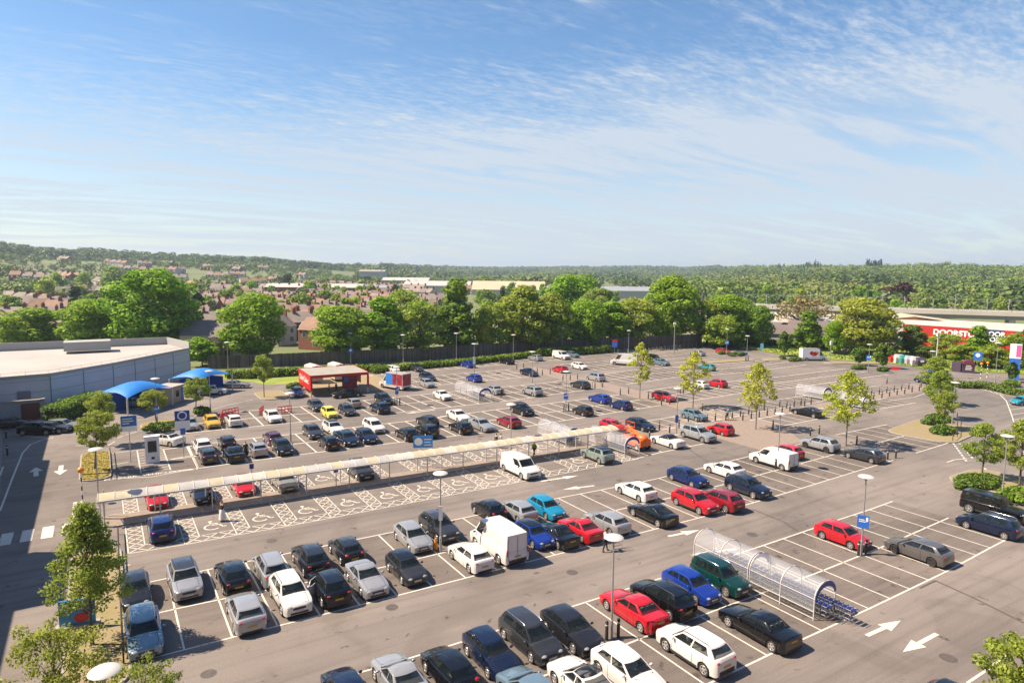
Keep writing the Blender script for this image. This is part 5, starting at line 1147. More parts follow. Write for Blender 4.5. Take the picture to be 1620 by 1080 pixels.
tree_proto('oval','oval',16,8.5,1.5,10000,.29,31,64,1.5,.72,.3,8); tree_proto('airy','oval',15,11,2.,5200,.30,33,60,1.5,.25,.3,26); tree_proto('broad','broad',8,14,2.5,1700,.26,35,60,1.3,.2,.3,34,.5)
tree_proto('cone','cone',15,8,1.,6000,.32,37,60,1.2,.4,.28,6); tree_proto('young','oval',7.6,4.9,2.3,9000,.092,41,80,.48,.3,.085,30); tree_proto('young2','round',6.6,4.6,2.4,7500,.09,43,62,.48,.3,.08,26); tree_proto('slim','oval',9,5,2.4,2600,.13,45,80,.42,.1,.07,44); tree_proto('slim2','oval',9.4,6.4,2.6,4000,.135,47,110,.46,.1,.08,60); tree_proto('sparse','round',6.5,6,2.2,6500,.078,49,60,.5,.2,.07,44); tree_proto('shrubtree','round',4.5,4.,.6,2200,.2,51,30,.7,.4,.07,8)
B_='large trees behind the timber fence'
def T(key,px,by,ty,wpx,label,m,bark=None,group=None,lean=(0,0)):
    """tree with its foot at pixel (px,by), its top at row ty and crown wpx pixels wide"""
    x,y=G(px,by); h=hgt(px,by,ty); d=math.hypot(x,y); dd=Vector((x,y,-EYE)).dot(fw); return tree(key,x,y,label,m,h,wpx*dd/F_PX*(1.1 if group==B_ else 1),bark=bark,group=group,lean=lean)
# young trees inside the car park
tree_proto('bushy','cone',7.6,5.2,2.0,12000,.074,141,150,.44,.25,.085,50,.7)
T('bushy',146,1022,793,150,'leafy green tree on the sandy island beside the advertising board',L_young)
T('sparse',92,1185,980,170,'sparse young tree in the lower left corner',L_young)
T('sparse',235,1225,1042,125,'tree top rising from the bottom edge right of the corner lamp',L_young)
T('young2',150,743,648,70,'young tree leaning on the yellowed grass island',L_young,lean=(0,-.12)); T('young2',163,705,618,52,'second young tree just behind the grass island',L_young); T('young2',248,670,615,46,'young tree on the yellow island left of the service hut',L_young,lean=(0,-.1)); T('young2',309,655,595,46,'young tree between the two blue canopies',L_young,lean=(0,-.1)); T('young2',418,629,560,36,'young tree on the rounded island left of the red canopy',L_young)
T('slim',1012,631,541,48,'slim yellow-green tree before the long white van',L_lime,M_barkg); T('slim',1096,645,556,62,'slim yellow-green tree by the light blue hatchback',L_lime,M_barkg); T('slim2',1195.5,679,572,66,'tallest slim yellow-green tree on the paved path',L_lime,M_barkg); T('slim2',1338,706,586,86,'broad yellow-green tree beside the dark grey hatchback',L_lime,M_barkg)
x,y=G(1010,600); 
T('young',1476,640,562,56,'tall green tree on the sandy island at the right, rear one',L_young); T('young',1484,662,585,52,'middle green tree over the clipped shrubs at the right',L_young); T('young2',1492,680,617,46,'small green tree in front on the sandy island at the right',L_young); T('young',1553,757,668,66,'round green tree on the shrub island beside the boxy car',L_young)
T('young',1612,775,662,84,'green tree cut by the right edge above the boxy car',L_young); T('young2',1600,1230,1012,150,'bright green tree top in the bottom right corner',L_young)
T('shrubtree',767,561,510,30,'yellowish small tree against the timber fence',L_lime); T('shrubtree',1241,563,524,24,'small tree left on the grass bank',L_shrub); T('shrubtree',1168,552,521,30,'small tree behind the far red car',L_shrub); T('shrubtree',1358,578,548,26,'small tree on the far shrub island',L_shrub); T('shrubtree',1397,583,543,30,'small tree just left of the recycling banks',L_shrub); T('shrubtree',1598,604,572,22,'small tree by the totem sign',L_shrub)
# the tree belt beyond the timber fence
for k,px,by,ty,w,l,m in (
 ('belt0',45,560,486,100,'round pale green tree behind the store roof, leftmost of the belt',L_belt),('belt2',150,561,469,96,'round fresh green tree behind the middle of the store roof',L_belt),('belt0',241,563,424,132,'very large round tree behind the right end of the store',L_belt),('shrubtree',320,578,533,56,'low bushy tree at the end of the store wall',L_belt),
 ('belt2',402,572,459,100,'large round tree left of the red canopy',L_belt),('belt0',540,570,482,102,'broad round tree behind the red canopy',L_belt),('oval',606,567,470,74,'upright fresh green tree right of the broad one',L_belt),('airy',664,566,468,88,'olive tree with visible branches in the belt',L_olive),('cone',722,562,436,84,'tall dark green pointed tree, highest in the belt',L_dark),
 ('airy',778,560,470,66,'olive tree right of the pointed tree',L_olive),('belt1',826,558,452,88,'olive green tree above the silver car at the hedge',L_olive),('belt1',872,556,462,72,'olive tree in the middle of the belt',L_olive),('belt2',925,553,470,72,'rounded green tree above the end of the hedge',L_belt),('oval',966,550,477,62,'fresh green tree above the long white van',L_belt),('airy',1005,549,466,76,'olive tree above the row of hoop rails',L_olive),('belt1',1062,546,436,96,'large dark green tree near the right end of the fence',L_belt),
 ('airy',1118,546,470,70,'bronze green tree past the end of the fence',L_olive),('belt0',1150,546,465,74,'green tree past the end of the fence',L_belt),('airy',1140,552,496,60,'light green bushy tree at the fence end',L_olive),('belt2',1198,549,480,54,'dark green tree beside the tree belt end',L_dark),('belt2',905,520,430,82,'large tree rising behind the middle of the belt',L_belt),('belt1',1176,530,472,50,'green tree rising behind the belt end',L_belt),('airy',640,535,452,64,'olive tree rising behind the belt',L_olive),('belt0',945,530,455,60,'pale tree behind the belt',L_pale),
 ('cone',1277,553,489,62,'cone shaped green tree on the grass bank',L_dark),('broad',1268,530,466,104,'wide bronze tree with bare spreading branches',L_bare),('belt0',1362,560,470,104,'large yellow-green tree beside the grass bank',L_yel),('belt2',1320,560,505,40,'small green tree left of the yellow-green one',L_belt),('oval',1440,560,514,50,'green tree before the white end of the red shed',L_shrub),('airy',1402,562,528,50,'willow-like tree left of the recycling banks',L_olive),('airy',1496,568,524,60,'grey-green tree before the red shed lettering',L_olive),('cone',1545,575,513,60,'pointed bright green tree before the red shed',L_belt),('airy',1600,580,524,70,'grey-green willow before the dark blue panel',L_olive),('airy',1522,575,542,60,'low grey-green willow behind the recycling banks',L_olive),('belt1',1650,590,505,90,'green tree cut by the right edge',L_shrub),('airy',1566,582,545,60,'low willow behind the blue sign',L_olive),('airy',1462,566,545,44,'low willow behind the recycling row',L_shrub)):
    T(k,px,by,ty,w,l,m,group=B_ if px<1160 else None)
# hedges and clipped shrubs
def hedge(P,w,h,label,m,name='hedge',cat='hedge',n=26,size=.14,grp=None,round_=True,z0=.1):
    L=[Vector(G(*p)) for p in P]; c=[];rr=[]; g=random.Random(int(P[0][0]))
    for a,b in zip(L[:-1],L[1:]):
        d=(b-a).length; k=max(1,int(d/.55)); nn=Vector((-(b-a).y,(b-a).x)).normalized()
        for i in range(k+1):
            q=a.lerp(b,i/k)
            for s in np.arange(-w/2+.3,w/2-.2,.5): c.append((q.x+nn.x*s+g.uniform(-.1,.1),q.y+nn.y*s+g.uniform(-.1,.1),h-.42+g.uniform(-.12,.1))); rr.append(.45); c.append((q.x+nn.x*s,q.y+nn.y*s,h*.35)); rr.append(.5)
    o=L[0]; c=[(x-o.x,y-o.y,z) for x,y,z in c]; me=quads_mesh('hedge_leaves',leaves(c,rr,len(c)*n,size,int(P[0][0]),1.,.75)); e=thing(name,label,cat,(o.x,o.y,0),0,grp); obj('foliage',me,m,e)
    co_=MB()
    for a,b in zip(L[:-1],L[1:]):
        d=b-a; ang=math.atan2(d.y,d.x); md=(a+b)/2-o; co_.box(md.x-d.length/2,md.x+d.length/2,md.y-w/2+.28,md.y+w/2-.28,0,h-.4,ang,(md.x,md.y))
    co_.build('dark_core',mat('hedge_core',(.03,.035,.012),.95),e); return e  # solid dark core added inside the hedge, behind its leaves
hedge([(590,590),(660,583),(740,576),(820,567),(850,563)],2.3,1.35,'long clipped hedge along the timber fence',L_hedge,n=20,size=.2)
hedge([(850,563),(890,561),(925,560),(963,557)],2.6,1.9,'higher end of the hedge behind the white minibus',L_hedge,n=20,size=.2)
hedge([(362,598),(395,598),(470,593)],2.4,1.6,'clipped hedge left of the red canopy',L_hedge,n=20,size=.2); hedge([(472,592),(530,589),(600,587)],2.,1.5,'hedge behind the red canopy',L_hedge,n=20,size=.2)
def shrub(px,py,rx,ry,h,label,m=None,rot=0,name='shrub',n=1500,size=.14):
    x,y=G(px,py); g=random.Random(int(px+py)); c=[];r=[]
    for k in range(int(10+rx*ry*5)):
        a=g.uniform(0,2*PI); q=math.sqrt(g.random()); X,Y=q*(rx-.3)*math.cos(a),q*(ry-.3)*math.sin(a); c.append((X*math.cos(rot)-Y*math.sin(rot),X*math.sin(rot)+Y*math.cos(rot),(h-.35)*math.sqrt(max(.05,1-q*q*.8)))); r.append(.42)
    e=thing(name,label,'shrub',(x,y,.1)); obj('foliage',quads_mesh('shrub_leaves',leaves(c,r,int(n*max(1,rx*ry*.35)),size,int(px),.9,.6)),m or L_shrub,e); return e
shrub(466,617,1.5,1.2,1.3,'round clipped shrub left of the steel blue car'); shrub(318,656,1.4,1.1,1.2,'dark round shrub behind the golden car'); shrub(252,682,2.,1.3,1.1,'low wide shrub beside the white saloon'); shrub(1480,668,3.6,1.6,1.1,'long low clipped shrub at the rear of the sandy right island',rot=.1); shrub(1492,686,2.2,1.4,1.1,'round clipped shrub at the front of the sandy right island'); shrub(1545,768,3.4,1.8,.9,'wide low shrub under the round green tree'); shrub(1606,790,3,1.8,.9,'yellow-green shrubs at the right edge behind the boxy car',L_hedge)
shrub(1358,584,2.6,1.1,.9,'low clipped shrub left on the far island'); shrub(1396,587,2.,1.0,.9,'low clipped shrub right on the far island'); shrub(1146,560,2.4,1.,.9,'low shrub left of the far red car'); shrub(1165,563,3.2,1.2,1.0,'clipped shrub right of the far red car'); shrub(1238,568,1.5,1,.9,'small shrub at the foot of the bank tree'); shrub(1258,571,2.4,1,.9,'dark low shrub on the far island near the berry van')
hedge([(1512,612),(1560,613),(1600,622),(1640,630)],3.4,1.1,'long low hedge curving round the far right bays',L_shrub,n=18,size=.18); shrub(1600,611,2.6,1.4,1.3,'yellow-green bush by the totem sign',L_hedge)
hedge([(85,672),(110,661),(135,652),(152,645)],2.6,2.6,'dark ivy bank against the foot of the store wall',L_dark,n=26,size=.16,name='ivy_bank')
hedge([(1130,548),(1210,545),(1300,550),(1345,556)],3.0,1.6,'rough dark hedge at the top of the grass bank',L_shrub,n=14,size=.25)
# grass tufts on the banks: stuff
def tufts(poly,n,label,seed,m,size=.16):
    g=np.random.default_rng(seed); P=np.array(poly); lo,hi=P.min(0),P.max(0); out=[]
    while len(out)<n:
        q=lo+(hi-lo)*g.random(2); ins=False; j=len(P)-1
        for i in range(len(P)):
            if (P[i][1]>q[1])!=(P[j][1]>q[1]) and q[0]<(P[j][0]-P[i][0])*(q[1]-P[i][1])/(P[j][1]-P[i][1])+P[i][0]: ins=not ins
            j=i
        if ins: out.append((q[0],q[1],.08))
    me=quads_mesh('grass_tufts',leaves(out,[.12]*len(out),n*2,size,seed)); tag(obj('grass_tufts',me,m),label,'grass',kind='stuff')
tufts(gb,9000,'tussocky grass over the far bank',3,L_hedge,.3); tufts(rnd(-1.0,46.5,2.8,19,1.1),500,'thin weeds on the sandy left island',4,L_hedge,.10); tufts(rnd(-1.05,81.2,2.5,11.5,1.1),1500,'yellowed grass of the left island',5,L_straw,.09)
HAZE=0.00016
# ================= fence, store, shading building, sheds, viaduct
f=thing('timber_fence','long dark timber fence along the back of the car park','fence',(*G(330,584),0)); o=Vector(G(330,584)); P=[(330,584),(420,580),(530,575),(640,571),(740,565),(840,559),(980,553),(1110,548)]; H_=[2.7,2.7,2.8,2.9,3.0,3.1,3.4,3.6]; m=MB(); pm=[]
rr=random.Random(2)
for i in range(len(P)-1):
    a,b=Vector(G(*P[i])),Vector(G(*P[i+1])); d=b-a; n=int(d.length/.32); nv=Vector((-d.y,d.x)).normalized()
    for k in range(n):
        q=a.lerp(b,k/n)-o; q2=a.lerp(b,(k+.97)/n)-o; h=H_[i]+(H_[i+1]-H_[i])*k/n+rr.uniform(-.04,.04); s=rr.uniform(-.015,.015); nn=nv*(.02); m.add([(q.x-nn.x,q.y-nn.y+s,0),(q2.x-nn.x,q2.y-nn.y+s,0),(q2.x+nn.x,q2.y+nn.y+s,0),(q.x+nn.x,q.y+nn.y+s,0),(q.x-nn.x,q.y-nn.y+s,h),(q2.x-nn.x,q2.y-nn.y+s,h),(q2.x+nn.x,q2.y+nn.y+s,h),(q.x+nn.x,q.y+nn.y+s,h)],[(0,1,5,4),(1,2,6,5),(2,3,7,6),(3,0,4,7),(4,5,6,7)])
    for k in range(0,n,9):
        q=a.lerp(b,k/n)-o; h=H_[i]+(H_[i+1]-H_[i])*k/n+.05; pm.append((q.x,q.y,h))
m.build('boards',mat('fence_boards',(.095,.074,.064),.9,isl=.35,noise=.2,nscale=.7),f)
for x,y,h in pm[:100]: MB().box(x-.07,x+.07,y-.13,y-.03,0,h).build('post',mat('fence_post',(.085,.068,.058),.9),f)
# store at the left: outline in metres
M_clad=mat('store_cladding',(.40,.45,.54),.5,metal=.15,noise=.05,nscale=.3); M_roofp=mat('store_roof',(.30,.285,.27),.75,col2=(.37,.35,.33),nscale=.12); M_par=mat('store_parapet',(.30,.30,.29),.7,noise=.06)
st=thing('store_building','long blue-grey clad store with flat cream roof behind the blue canopies','store',(0,0,0)); fr=[(-36,112.5),(-14.5,112.2),(-6.3,113.6),(1.5,121.5),(14.3,138.0)]; bk=[(11.5,150),(-36,152)]; poly=fr+bk; hh=5.75
m=MB(); n=len(poly)
for i in range(n):
    a,b=poly[i],poly[(i+1)%n]; m.quad((a[0],a[1],0),(b[0],b[1],0),(b[0],b[1],hh),(a[0],a[1],hh))
m.build('wall',M_clad,st); MB().add([(x,y,hh-.35) for x,y in poly],[tuple(range(n))]).build('roof',M_roofp,st)
pp=MB()
for i in range(n):
    a,b=Vector(poly[i]),Vector(poly[(i+1)%n]); d=b-a; ang=math.atan2(d.y,d.x); c=(a+b)/2; z1=hh+.08 if i<4 else hh+1.1
    pp.box(c.x-d.length/2-.1,c.x+d.length/2+.1,c.y-.12,c.y+.14,hh-.36,z1,ang,(c.x,c.y))
pp.build('parapet',M_par,st)
sm=MB(); rl=MB()
for i in range(4):
    a,b=Vector(fr[i]),Vector(fr[i+1]); d=b-a; nv=Vector((d.y,-d.x)).normalized(); k=max(1,int(d.length/4.2))
    for j in range(k+1):
        q=a.lerp(b,j/k); ang=math.atan2(d.y,d.x); sm.box(q.x-.06,q.x+.06,q.y-.03,q.y+.03,.1,hh,ang,(q.x,q.y))
    for z in (1.6,3.3,4.9): 
        c=(a+b)/2+nv*.02; sm.box(c.x-d.length/2,c.x+d.length/2,c.y-.012,c.y+.012,z,z+.04,math.atan2(d.y,d.x),(c.x,c.y))
    for j in range(k*3): q=a.lerp(b,j/(k*3))-nv*.3; rl.cyl(q.x,q.y,hh,hh+.45,.02,5)
    q0,q1=a-nv*.3,b-nv*.3; rl.tube([(q0.x,q0.y,hh+.45),(q1.x,q1.y,hh+.45)],.018,5)
sm.build('panel_joints',mat('panel_joint',(.12,.14,.18),.6),st); rl.build('roof_rail',M_steel,st)
vx=MB().box(-3.6,3.6,-2.0,2.0,.5,2.1); q=vx.build('roof_vent',M_par,st); q.location=(-2.0,143,hh-.4); 
for dx in (-3,0,3): pass
MB().box(-10.1,-8.6,112.75,112.9,2.3,3.6).build('louvre',mat('louvre',(.14,.16,.2),.6),st)
lo=thing('service_yard_wall','low grey wall and red gate in shade at the foot of the store','wall',(0,0,0)); MB().box(-36,-7.4,110.3,110.6,0,2.5).build('wall',mat('yard_wall',(.30,.31,.35),.8,noise=.08),lo); MB().box(-36,-7.2,110.2,110.72,2.5,2.75).build('coping',M_kerb,lo); MB().box(-9.6,-7.5,110.24,110.29,0,2.3).build('red_gate',mat('gate_maroon',(.14,.03,.03),.6),lo); MB().box(-7.35,-6.9,110.2,110.8,0,2.8).build('pillar',M_kerb,lo)
kb=MB()
a=Vector((-6.9,110.8)); b=Vector((10,133)); d=b-a; c=(a+b)/2; kb.box(c.x-d.length/2,c.x+d.length/2,c.y-.15,c.y+.15,0,1.5,math.atan2(d.y,d.x),(c.x,c.y)); tag(kb.build('retaining_wall',M_kerb),'pale low retaining wall along the foot of the store behind the ivy','wall')
# tall building beside the viewer: stands outside the left edge, throws the stepped shade
sh=math.cos(SUN_AZ-PI)/math.tan(SUN_EL)
tb=thing('tall_building','tall pale building left of the road that shades it','building',(0,0,0)); M_tb_=mat('tall_building_wall',(.42,.36,.30),.8,noise=.06,nscale=.2)
HB=14.; ex=-5.25-HB*sh; dyb=HB/math.tan(SUN_EL)*math.sin(SUN_AZ)
MB().box(ex-16,ex,8,49.8+dyb,0,HB).box(ex-16,ex,58.3+dyb,86+dyb,0,HB).box(ex-16,ex-.7,86.01+dyb,108+dyb,0,HB).box(ex-16,ex,49.81+dyb,58.29+dyb,0,HB+2.9).box(ex-16,ex+0.4,49.81+dyb,58.29+dyb,HB,HB+2.95).build('wall',M_tb_,tb)
wn=MB()
for j in range(22):
    for k in range(4): y=10+j*3.9; wn.box(ex-.02,ex+.03,y,y+1.6,1.6+k*3.2,3.1+k*3.2)
wn.build('windows',M_glass,tb)
# building behind the viewer (the block the picture is taken from)
vb=thing('viewer_block','brick block of flats behind the viewer','building',(0,0,0)); MB().box(-30,60,-24,-8,0,22).build('wall',mat('flats_brick',(.30,.15,.10),.85,noise=.1),vb)
# ---- industrial sheds
def shed(u,d,w,dp,h,rise,label,wall,roof,rot=None,z=0,extra=None):
    x,y=at_dist(u,d); a=(-YAW if rot is None else rot); t=thing('industrial_shed',label,'shed',(x,y,z),a)
    MB().box(-w/2,w/2,0,dp,0,h).build('wall',wall,t); m=MB(); e=.4
    m.add([(-w/2-e,-e,h),(w/2+e,-e,h),(w/2+e,dp+e,h),(-w/2-e,dp+e,h),(-w/2-e,dp/2,h+rise),(w/2+e,dp/2,h+rise)],[(0,1,5,4),(2,3,4,5),(0,4,3),(1,2,5),(3,2,1,0)]); m.build('roof',roof,t); return t
M_shw=mat('shed_white',(.38,.37,.355),.7,noise=.06,nscale=.05); M_shg=mat('shed_grey_roof',(.27,.26,.25),.7,noise=.1,nscale=.06); M_shy=mat('shed_yellow_roof',(.42,.36,.25),.7,noise=.08,nscale=.05); M_shb=mat('shed_brown_roof',(.135,.11,.10),.8,noise=.12,nscale=.1); M_brick=mat('brick_red',(.19,.075,.05),.85,noise=.15,nscale=1.5); M_shor=mat('shed_orange',(.42,.19,.05),.6,noise=.05); M_shred=mat('shed_red',(.40,.018,.015),.5,noise=.05,nscale=.2); M_shnavy=mat('shed_navy',(.015,.04,.12),.5)
shed(805,560,62,40,4.5,7,'large shed with bright yellow roof beyond the belt',M_shw,M_shy)  # yellow is the roof's own colour
shed(690,600,60,40,6.5,4,'white shed left of the yellow roofed one',M_shw,M_shw); shed(640,720,50,30,9,3,'pale grey shed with curved end beyond the terraces',M_shg,M_shw); shed(855,620,34,30,5,2.5,'low shed right of the yellow roofed one',M_shb,M_shw); shed(588,800,30,16,6,2,'pale low shed on the slope left of the mast',M_shw,M_shg,z=12); shed(452,480,30,18,8,2.5,'brick shed with white roof behind the terraces',M_brick,M_shw); shed(540,470,26,18,8,2.5,'brick shed with white roof right of its twin',M_brick,M_shw); shed(578,520,30,18,6,2.5,'blue-grey roofed shed among the terraces',M_shg,mat('shed_bluegrey',(.22,.25,.28),.7))
shed(1010,520,52,26,6,3,'blue-grey shed with white front behind the belt',M_shw,mat('shed_bluegrey',(.22,.25,.28),.7)); 
shed(1235,245,52,26,4.2,2.4,'wide pale roofed shed in front of the railway',M_shw,mat('pale_roof',(.44,.41,.36),.75,noise=.08,nscale=.1),rot=-YAW-.35); shed(1262,208,26,16,3.2,2.2,'brown roofed shed with white wall behind the bronze tree',M_shw,M_shb,rot=-YAW-.4); shed(1352,222,34,16,3.6,2.4,'brown roofed shed right of the bronze tree',M_shb,M_shb,rot=-YAW-.4); shed(1228,243,13,6,2.6,1.2,'small orange brick building with pale roof at the bank',M_shor,mat('pale_roof',(.3,.28,.25),.75),rot=-YAW-.3)
shed(1190,262,40,14,4.6,1.6,'long white shed by the railway masts',M_shw,M_shw,rot=-YAW-.3); shed(1190,228,16,12,3.2,2.0,'grey gabled shed left of the bronze tree',M_shg,M_shb,rot=-YAW-.9)
# red retail shed with lettering
a0=Vector(at_dist(1436,214)); a1=Vector(at_dist(1625,206)); dd=a1-a0; rang=math.atan2(dd.y,dd.x); RL=dd.length
def rx(u):
    k=(u-1436)/189.; return RL*k*(1.06-.06*k)
rt=thing('retail_shed','red retail shed with white and navy lettering panels','shop',(a0.x,a0.y,0),rang)
MB().box(0,RL+30,0,34,0,6.0).build('wall',M_shred,rt); MB().box(-18,-.05,.3,30,0,6.6).build('white_wall',M_shw,rt); MB().box(0,RL+30,-.15,0,3.8,7.15).build('red_fascia',M_shred,rt); MB().box(.5,RL+29,.1,33,6.01,7.0).build('roof',mat('pale_roof',(.3,.28,.25),.75),rt); MB().box(rx(1567),rx(1599),-.3,-.16,3.4,7.1).build('navy_panel',M_shnavy,rt)
text_mesh('lettering','DOORSTORE',2.0,M_white,rt,Matrix.Translation((rx(1528),-.22,5.5))@Matrix.Rotation(PI/2,4,'X'),bold=.08); text_mesh('lettering','FLOOR\nSTORE',1.6,M_white,rt,Matrix.Translation((rx(1583),-.36,5.3))@Matrix.Rotation(PI/2,4,'X'),bold=.05)
t=thing('industrial_shed','orange gabled shed with cream roof edge behind the red shed','shed',(*at_dist(1452,245),0),-YAW-.35); MB().box(-14,14,0,20,0,5.8).build('wall',M_shor,t); m=MB(); m.add([(-14,-.1,5.8),(14,-.1,5.8),(0,-.1,7.4),(-14,20,5.8),(14,20,5.8),(0,20,7.4)],[(0,1,2),(5,4,3)]); m.build('gable',M_shor,t); m=MB(); m.add([(-14.5,-.5,5.8),(0,-.5,7.6),(14.5,-.5,5.8),(-14.5,20,5.8),(0,20,7.6),(14.5,20,5.8)],[(0,1,4,3),(1,2,5,4)]); m.build('roof',M_shy,t)
shed(1440,275,40,10,3.6,1.5,'brown roofed shed below the viaduct at the right',M_shb,M_shb,rot=-YAW-.45); shed(1540,262,36,12,4.2,1.2,'navy and grey shed with skylights below the viaduct',M_shnavy,M_shg,rot=-YAW-.55)
# ---- railway viaduct with masts
va=Vector(at_dist(1118,318)); vb_=Vector(at_dist(1720,330)); d=vb_-va; ang=math.atan2(d.y,d.x); Lv=d.length
v=thing('railway_viaduct','long pale railway viaduct crossing behind the sheds','viaduct',(va.x,va.y,0),ang); M_conc=mat('viaduct_concrete',(.48,.45,.40),.85,noise=.1,nscale=.1)
MB().box(-10,Lv+60,-5,5,5.2,5.9).box(-10,Lv+60,-5.3,-5,5.2,6.9).box(-10,Lv+60,5,5.3,5.9,6.9).build('deck',M_conc,v); MB().box(-10,Lv+60,-3.6,3.6,3.6,5.2).build('girder',mat('girder_grey',(.30,.29,.29),.8),v)
for k in range(14): x=-20+k*34; MB().box(x-1,x+1,-3.2,3.2,0,3.6).build('pier',M_conc,v)
rl=MB()
for k in range(0,int(Lv/3)): rl.box(k*3-.04,k*3+.04,-5.2,-5.12,6.9,7.7)
rl.box(0,Lv,-5.19,-5.13,7.65,7.72).build('parapet_rail',M_pole,v)
for k in range(22):
    x=-10+k*(Lv+60)/22; s=-1 if k%2 else 1; p=va+d.normalized()*x+Vector((-d.y,d.x)).normalized()*(4.4*s)
    mt_=thing('catenary_mast','grey overhead line mast standing on the viaduct','mast',(p.x,p.y,5.9),ang,'overhead line masts on the viaduct'); MB().tube([(0,0,0),(0,0,5.6 if k%3 else 7)],.13,6).build('mast',M_pole,mt_); MB().tube([(0,0,4.4),(0,-3.4*s,4.6)],.06,5).tube([(0,0,5.3),(0,-3.0*s,4.6)],.05,5).build('arm',M_pole,mt_)
cw=MB()
for s in (1.2,-1.2): cw.tube([(0,s,11),(Lv+40,s,11)],.012,4).tube([(0,s,11.4),(Lv+40,s,11.4)],.012,4)
o=cw.build('contact_wires',M_pole,v)
# ================= houses
M_slate=mat('roof_slate',(.155,.13,.12),.8,isl=0,noise=.18,nscale=.5); M_tile=mat('roof_tile',(.22,.135,.095),.85,noise=.2,nscale=.5); M_slate2=mat('roof_brown_grey',(.21,.175,.15),.85,noise=.15,nscale=.4)
M_rend=mat('render_cream',(.36,.32,.24),.85,noise=.06); M_rendw=mat('render_white',(.38,.37,.35),.85,noise=.05); M_win=mat('house_window',(.05,.06,.07),.15); M_frame=mat('window_frame',(.70,.69,.66),.6); M_pot=mat('chimney_pot',(.45,.20,.10),.85); M_blackr=mat('black_cladding',(.04,.04,.045),.8)
HM={}
def house_mesh(k,w,dp,h,rise,ext):
    wm=MB().box(-w/2,w/2,0,dp,0,h); wm.add([(-w/2,0,h),(-w/2,dp,h),(-w/2,dp/2,h+rise),(w/2,0,h),(w/2,dp,h),(w/2,dp/2,h+rise)],[(0,2,1),(3,4,5)])
    rm=MB().add([(-w/2-.02,-.3,h-.1),(w/2+.02,-.3,h-.1),(w/2+.02,dp/2,h+rise+.1),(-w/2-.02,dp/2,h+rise+.1),(-w/2-.02,dp+.3,h-.1),(w/2+.02,dp+.3,h-.1)],[(0,1,2,3),(3,2,5,4)])
    if ext:   # rear wing towards the viewer
        wm.box(-w/2,-w/2+w*.5,-4.5,-.01,0,h-1.2); rm.add([(-w/2-.1,-4.7,h-1.25),(-w/2+w*.5+.1,-4.7,h-1.25),(-w/2+w*.5+.1,0,h-1.25),(-w/2-.1,0,h-1.25),(-w/2+w*.25,-4.7,h+.1),(-w/2+w*.25,0,h+.1)],[(0,4,5,3),(4,1,2,5),(0,1,4)])
    cm=MB().box(w/2-.45,w/2+.0,dp/2-.9,dp/2+.9,h+rise-.6,h+rise+1.15); pm_=MB()
    for i in range(4): pm_.cyl(w/2-.22,dp/2-.66+i*.44,h+rise+1.15,h+rise+1.6,.12,6)
    fm=MB(); gm=MB()
    ws=[(-.0*w+w*.25,h-1.9,1.0,1.3),(w*.25,.9,1.2,1.4)] if ext else [(-w*.24,h-1.9,1.1,1.3),(w*.24,h-1.9,1.1,1.3),(w*.22,.9,1.5,1.4)]
    for x,z,a,b in ws: fm.box(x-a/2-.08,x+a/2+.08,-.05,.0,z-.08,z+b+.08); gm.box(x-a/2,x-.03,-.07,-.051,z,z+b); gm.box(x+.03,x+a/2,-.07,-.051,z,z+b)
    if ext: fm.box(-w/4-.55,-w/4+.55,-4.56,-4.5,h-2.9,h-1.6); gm.box(-w/4-.45,-w/4+.45,-4.58,-4.561,h-2.8,h-1.7)
    HM[k]=[('wall',wm.mesh('house_wall'),0),('roof',rm.mesh('house_roof'),1),('chimney',cm.mesh('house_chimney'),M_brick),('chimney_pots',pm_.mesh('chimney_pots'),M_pot),('window_frame',fm.mesh('house_frames'),M_frame),('window_glass',gm.mesh('house_glass'),M_win)]
house_mesh('t',5.2,8.5,5.4,2.7,True); house_mesh('s',7.5,8,5.2,2.9,False); house_mesh('d',10.5,8.5,5.4,3.1,False)
def house(k,x,y,z,rot,wall,roof,label,group=None,name='terraced_house',full=True):
    t=thing(name,label,'house',(x,y,z),rot,group)
    for n,me,m in HM[k]:
        if not full and n in('chimney_pots','window_glass'): continue
        mm=wall if m==0 else roof if m==1 else m; o=bpy.data.objects.new(n,me); C.objects.link(o); o.parent=t
        if not me.materials: me.materials.append(mm)
        if me.materials[0] is not mm: o.material_slots[0].link='OBJECT'; o.material_slots[0].material=mm
    return t
FAR=dict(v=[],f=[],m=[])
def far_house(k,x,y,z,rot,wall,roof):
    ca,sa=math.cos(rot),math.sin(rot)
    for n,me,m in HM[k]:
        if n in('chimney_pots','window_glass'): continue
        mm=wall if m==0 else roof if m==1 else m; o=len(FAR['v'])
        FAR['v']+=[(x+v.co.x*ca-v.co.y*sa,y+v.co.x*sa+v.co.y*ca,z+v.co.z) for v in me.vertices]
        for p in me.polygons: FAR['f'].append(tuple(i+o for i in p.vertices)); FAR['m'].append(mm)
def row(u,d,n,k,rot,wall,roof,label,step=None,group='houses of the brick terraces',full=True,far=False):
    x,y=at_dist(u,d); a=-YAW+rot; st_=step or {'t':5.22,'s':7.6,'d':13}[k]; rr=random.Random(int(u*3+d))
    for i in range(n):
        X=x+math.cos(a)*st_*i; Y=y+math.sin(a)*st_*i; z=terrain(X,Y)-.3
        if far: far_house(k,X,Y,z,a,rr.choice(wall),rr.choice(roof))
        else: house(k,X,Y,z,a,rr.choice(wall),rr.choice(roof),label,group,full=full)
BR_=[M_brick,M_brick,M_rend]; RO=[M_slate,M_slate2,M_tile]
